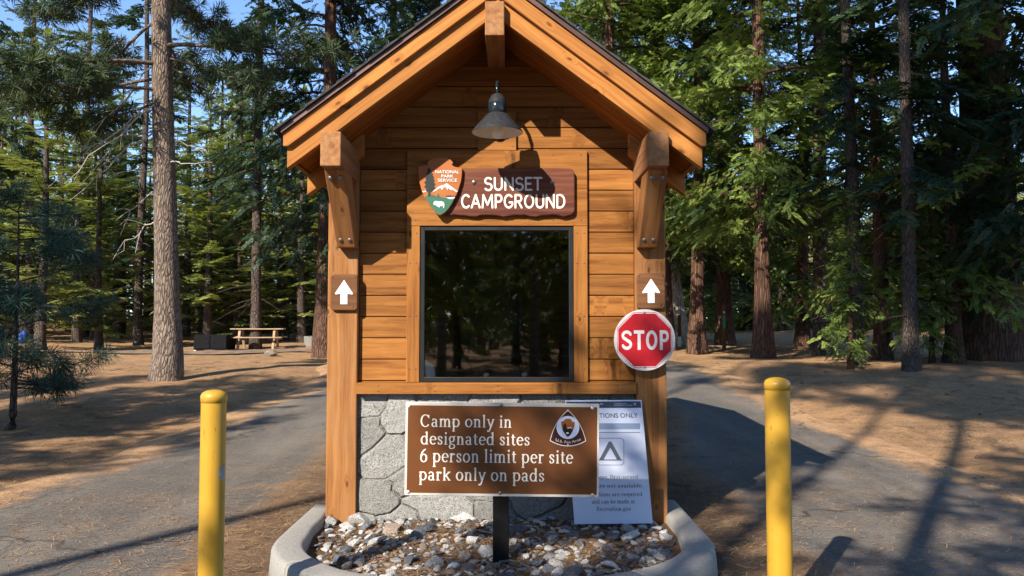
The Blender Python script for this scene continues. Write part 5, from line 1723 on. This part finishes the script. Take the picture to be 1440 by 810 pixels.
# the far wood that closes the view: one mass
def far_wood(a0, a1, count):
    rng = random.Random(9)
    L = Limbs(); frames = []
    for _ in range(count):
        a = math.radians(rng.uniform(a0, a1)); d = rng.uniform(50, 96)
        x, y = math.sin(a) * d, math.cos(a) * d
        H = rng.uniform(7, 13.5) if a > 0 else rng.uniform(8, 19); z0 = ground_z(x, y)
        z = np.linspace(-.5, H, 6)
        L.tube(np.stack([x + z * 0, y + z * 0, z + z0], -1), .28 * (1 - np.clip(z, 0, H) / H) + .03, 6)
        nb = 120
        for i in range(nb):
            f = rng.random() ** .9; h = H * (.01 + .98 * f); r = 3.0 * (1 - f) ** .8 + .2
            az = rng.uniform(0, 6.28); rr = r * rng.uniform(.2, .8)
            dirv = np.array((math.cos(az), math.sin(az), rng.uniform(-.5, .1)))
            frames.append((np.array((x + math.cos(az) * rr, y + math.sin(az) * rr, z0 + h)), dirv, np.array((rng.gauss(0, .3), rng.gauss(0, .3), 1.0)), rng.uniform(.9, 1.7), rng.uniform(.2, .9)))
    T = [tmpl_fir(7, .42, .13, 50, .15, rng) for _ in range(5)]
    V, F, t = expand(frames, T, rng)
    me = L.mesh('far_wood', M['bark_fir'])
    V0 = np.concatenate(L.V); F0 = np.concatenate(L.F)
    me2 = mesh_from('far_wood', np.concatenate([V0, V]), np.concatenate([F0, F + len(V0)]), np.concatenate([np.full(len(V0), .3), t]), M['bark_fir'])
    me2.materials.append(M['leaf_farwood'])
    mi = np.zeros(len(F0) + len(F), np.int32); mi[len(F0):] = 1
    me2.polygons.foreach_set("material_index", mi)
    return me2
M['leaf_farwood'] = leaf("needles_far", (0.10, 0.13, 0.05), (0.25, 0.28, 0.11), (0.42, 0.43, 0.19))  # bright sun on the far trees is put into this colour
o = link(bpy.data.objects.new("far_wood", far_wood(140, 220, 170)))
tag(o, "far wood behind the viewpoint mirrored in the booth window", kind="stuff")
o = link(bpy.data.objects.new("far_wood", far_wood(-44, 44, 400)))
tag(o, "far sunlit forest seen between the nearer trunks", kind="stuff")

# trees standing behind the viewpoint: they shade the road and show in the window
def shade_tree(kind, gx, gy, h, s=1.0, sz=None):
    """puts a tree so that its crown at height h shades ground point (gx, gy)"""
    t = h / math.tan(SUN_EL)
    x, y = gx - t * math.sin(SUN_AZ), gy - t * math.cos(SUN_AZ)
    place(kind, x, y, "tall conifer behind the viewpoint whose shadow falls across the road", 'pine_tree' if 'pine' in kind else 'fir_tree', group="trees behind the viewpoint", s=s, sz=sz)
for a in SHADERS: shade_tree(*a)
for k_, off, D, s_, sz_ in HIGH:      # tall pines whose crowns start above the booth's sunlight
    place(k_, -math.sin(SUN_AZ) * D + off * math.cos(SUN_AZ), 5.5 - math.cos(SUN_AZ) * D - off * math.sin(SUN_AZ), "tall conifer behind the viewpoint whose shadow falls across the road", 'pine_tree', group="trees behind the viewpoint", s=s_, sz=sz_)
for k_, x, y, s_ in BEHIND:
    place(k_, x, y, "conifer standing on the far side of the road behind the viewpoint", 'cedar_tree' if 'cedar' in k_ else 'fir_tree', group="trees across the road behind the viewpoint", s=s_)

# ================================================================ campsite things
# picnic table
pt_x, pt_y = at_u(364, 29.0)
g = ground_z(pt_x, pt_y)
pic = empty("picnic_table", (pt_x, pt_y, g), "pale weathered wooden picnic table beside the black food locker", "picnic table")
pic.rotation_euler = (0, 0, R(8))
def loc_build(mb, name, mat, parent, bevel=0.0):
    me = mb.mesh(name); me.materials.append(mat)
    bm = bmesh.new(); bm.from_mesh(me); bmesh.ops.recalc_face_normals(bm, faces=bm.faces); bm.to_mesh(me); bm.free()
    o = link(bpy.data.objects.new(name, me), parent)
    if bevel:
        b = o.modifiers.new("edge", 'BEVEL'); b.width = bevel; b.segments = 1
    return o
mb = MB()
for k in range(5): mb.b2(-.95, .95, -.36 + k * .146, -.36 + k * .146 + .138, .73, .77, 0)
loc_build(mb, "tabletop", M['greywood'], pic, .005)
for yb in (-.74, .50):
    mb = MB(); mb.b2(-1.05, .95, yb, yb + .24, .42, .46, 0); loc_build(mb, "seat", M['greywood'], pic, .005)
for xx in (-.62, .62):
    for sg in (-1, 1):
        mb = MB(); mb.prism([(sg * .28, .729), (sg * .17, .729), (sg * .55, 0), (sg * .66, 0)], 'x', xx - .04, xx + .04, (0, .4, -.7)); loc_build(mb, "leg", M['greywood'], pic)
    mb = MB(); mb.b2(xx + .041, xx + .08, -.72, .72, .33, .419, 1); loc_build(mb, "cross_beam", M['greywood'], pic)
# black food locker
fl_x, fl_y = at_u(303, 28.2)
g = ground_z(fl_x, fl_y)
fl = empty("food_locker", (fl_x, fl_y, g), "black steel food locker box left of the picnic table", "food locker")
fl.rotation_euler = (0, 0, R(-4))
mb = MB(); mb.b2(-.62, .62, -.36, .36, .06, .60); loc_build(mb, "body", M['locker'], fl, .01)
for sg in (-1, 1):
    mb = MB(); mb.b2(min(sg * .01, sg * .60), max(sg * .01, sg * .60), -.385, -.3605, .10, .57); d_ = loc_build(mb, "door", M['locker'], fl, .006)
    mb = MB(); mb.b2(min(sg * .06, sg * .16), max(sg * .06, sg * .16), -.41, -.3855, .32, .36); loc_build(mb, "handle", M['blackpost'], d_)
for xx in (-.58, .58):
    mb = MB(); mb.b2(xx - .04, xx + .04, -.33, .33, -.05, .0595); loc_build(mb, "foot", M['alu'], fl)
# stone fire ring
fr_x, fr_y = at_u(441, 30.5)
g = ground_z(fr_x, fr_y)
fr = empty("fire_ring", (fr_x, fr_y, g), "low grey stone fire ring right of the picnic table by the booth post", "fire ring")
mb = MB(); mb.lathe([(.34, -.05), (.36, .34), (.36, .36), (.25, .36), (.24, -.05)], (0, 0, 0), 24); loc_build(mb, "ring_wall", M['kerb'], fr)
mb = MB()
for k in range(7): mb.b2(-.24, .24, -.2 + k * .065, -.185 + k * .065, .365, .378)
loc_build(mb, "grate", M['black'], fr)
# blue water container
bx_, by_ = at_u(34, 33)
g = ground_z(bx_, by_)
mb = MB(); mb.lathe([(.0001, .0), (.15, .0), (.17, .03), (.17, .36), (.14, .43), (.06, .46), (.055, .52), (.0001, .52)], (bx_, by_, g), 20)
M['blue'] = plain("blue_plastic", (0.03, 0.10, 0.45), 0.4, 0.4)
tag(mb.build("water_jug", M['blue'], smooth=True), "small blue container far off on the ground at the left edge", "container")
# rock on the sunlit bank
rx, ry = at_u(381, 24)
mb = MB(); rock(mb, Vector((rx, ry, ground_z(rx, ry) + .06)), (.34, .2, .13), random.Random(2), 0, 2)
tag(mb.build("rock", M['tan']), "small brown rock on the sunlit slope below the picnic table", "rock")

# green marker post
mp_x, mp_y = at_u(1017.5, 25)
g = ground_z(mp_x, mp_y)
mk = empty("marker_post", (mp_x, mp_y, g), "brown post with green and white label beside the road right of the booth", "marker post")
mb = MB(); mb.b2(-.055, .055, -.045, .045, -.2, 1.5, 2); loc_build(mb, "post", M['darkwood'], mk, .006)
M['labgreen'] = plain("green_label", (0.02, 0.28, 0.14), 0.5, 0.4)
mb = MB(); mb.b2(-.045, .045, -.049, -.0455, .72, 1.14); loc_build(mb, "green_plate", M['labgreen'], mk)
mb = MB()
v, f = font_mesh("CAMP", .055)
mb.add([(-(.028) + p[1], -.0505, .76 + p[0] * 1.2) for p in v], f, None, .5)
mb = MB(); mb.b2(-.03, .03, -.0485, -.0455, 1.2, 1.27); loc_build(mb, "white_tag", M['whitepaint'], mk)
# short stub post near the snag
sp_x, sp_y = at_u(955, 27)
g = ground_z(sp_x, sp_y)
st = empty("stub_post", (sp_x, sp_y, g), "short dark post with white foot at the base of the pale broken trunk", "post")
mb = MB(); mb.b2(-.05, .05, -.05, .05, .35, 1.1, 2); loc_build(mb, "shaft", M['darkwood'], st)
mb = MB(); mb.b2(-.055, .055, -.055, .055, -.1, .349, 2); loc_build(mb, "foot", M['alu'], st)

# ================================================================ loose needles, cones and twigs
def scatter_needles():
    rng = np.random.default_rng(3)
    V, T = [], []
    n = 0
    while n < 52000:
        y = rng.uniform(3.6, 13) if rng.random() < .75 else rng.uniform(3.4, 7)
        x = rng.uniform(-.72, .72) * (y + 1)
        o = off_road(x, y)
        c = mnoise.noise(Vector((x * 1.1, y * .8, 4))) + .5 * mnoise.noise(Vector((x * 4, y * 4, 8)))
        p = .22 + .5 * max(0, c) if o == 0 else .35 + .65 * o
        if rng.random() > p: continue
        if in_island(x, y, .03) and y > 3.8:
            if y < 5.5 and in_island(x, y, -.27): z = bed_z(x, y) + .012
            else: continue
        else:
            z = max(ground_z(x, y), base_h(x, y) + .034 if o == 0 else -9) + .004
        a = rng.normal(0.0, .9) if o == 0 else rng.uniform(0, 6.28)
        l = rng.uniform(.035, .085); w = rng.uniform(.0008, .0020)
        d = np.array((math.cos(a), math.sin(a), rng.uniform(-.1, .12))); s_ = np.array((-d[1], d[0], 0)) * w
        p0 = np.array((x, y, z)) - d * l / 2; p1 = p0 + d * l
        V += [p0 - s_, p0 + s_, p1 + s_, p1 - s_]
        T += [rng.random()] * 4
        n += 1
    F = np.arange(len(V)).reshape(-1, 4)
    return mesh_from("pine_needles", np.array(V), F, T, M['needle'])
o = link(bpy.data.objects.new("pine_needles", scatter_needles()))
tag(o, "loose straw coloured pine needles on the road and island", kind="stuff")
def scatter_twigs():
    rng = random.Random(6); L = Limbs()
    for _ in range(420):
        y = rng.uniform(4, 22); x = rng.uniform(-.75, .75) * y
        if off_road(x, y) < .5 or in_island(x, y, .1): continue
        l = rng.uniform(.08, .4); a = rng.uniform(0, 6.28); z = ground_z(x, y) + .012
        P = np.array([(x + math.cos(a) * l * t + rng.gauss(0, .01), y + math.sin(a) * l * t + rng.gauss(0, .01), z + rng.uniform(0, .02)) for t in (0, .35, .7, 1)])
        L.tube(P, np.linspace(.007, .003, 4) * rng.uniform(.7, 1.5), 4)
    return L.mesh("fallen_twigs", M['twig'])
o = link(bpy.data.objects.new("fallen_twigs", scatter_twigs()))
tag(o, "broken twigs scattered over the forest floor", kind="stuff")
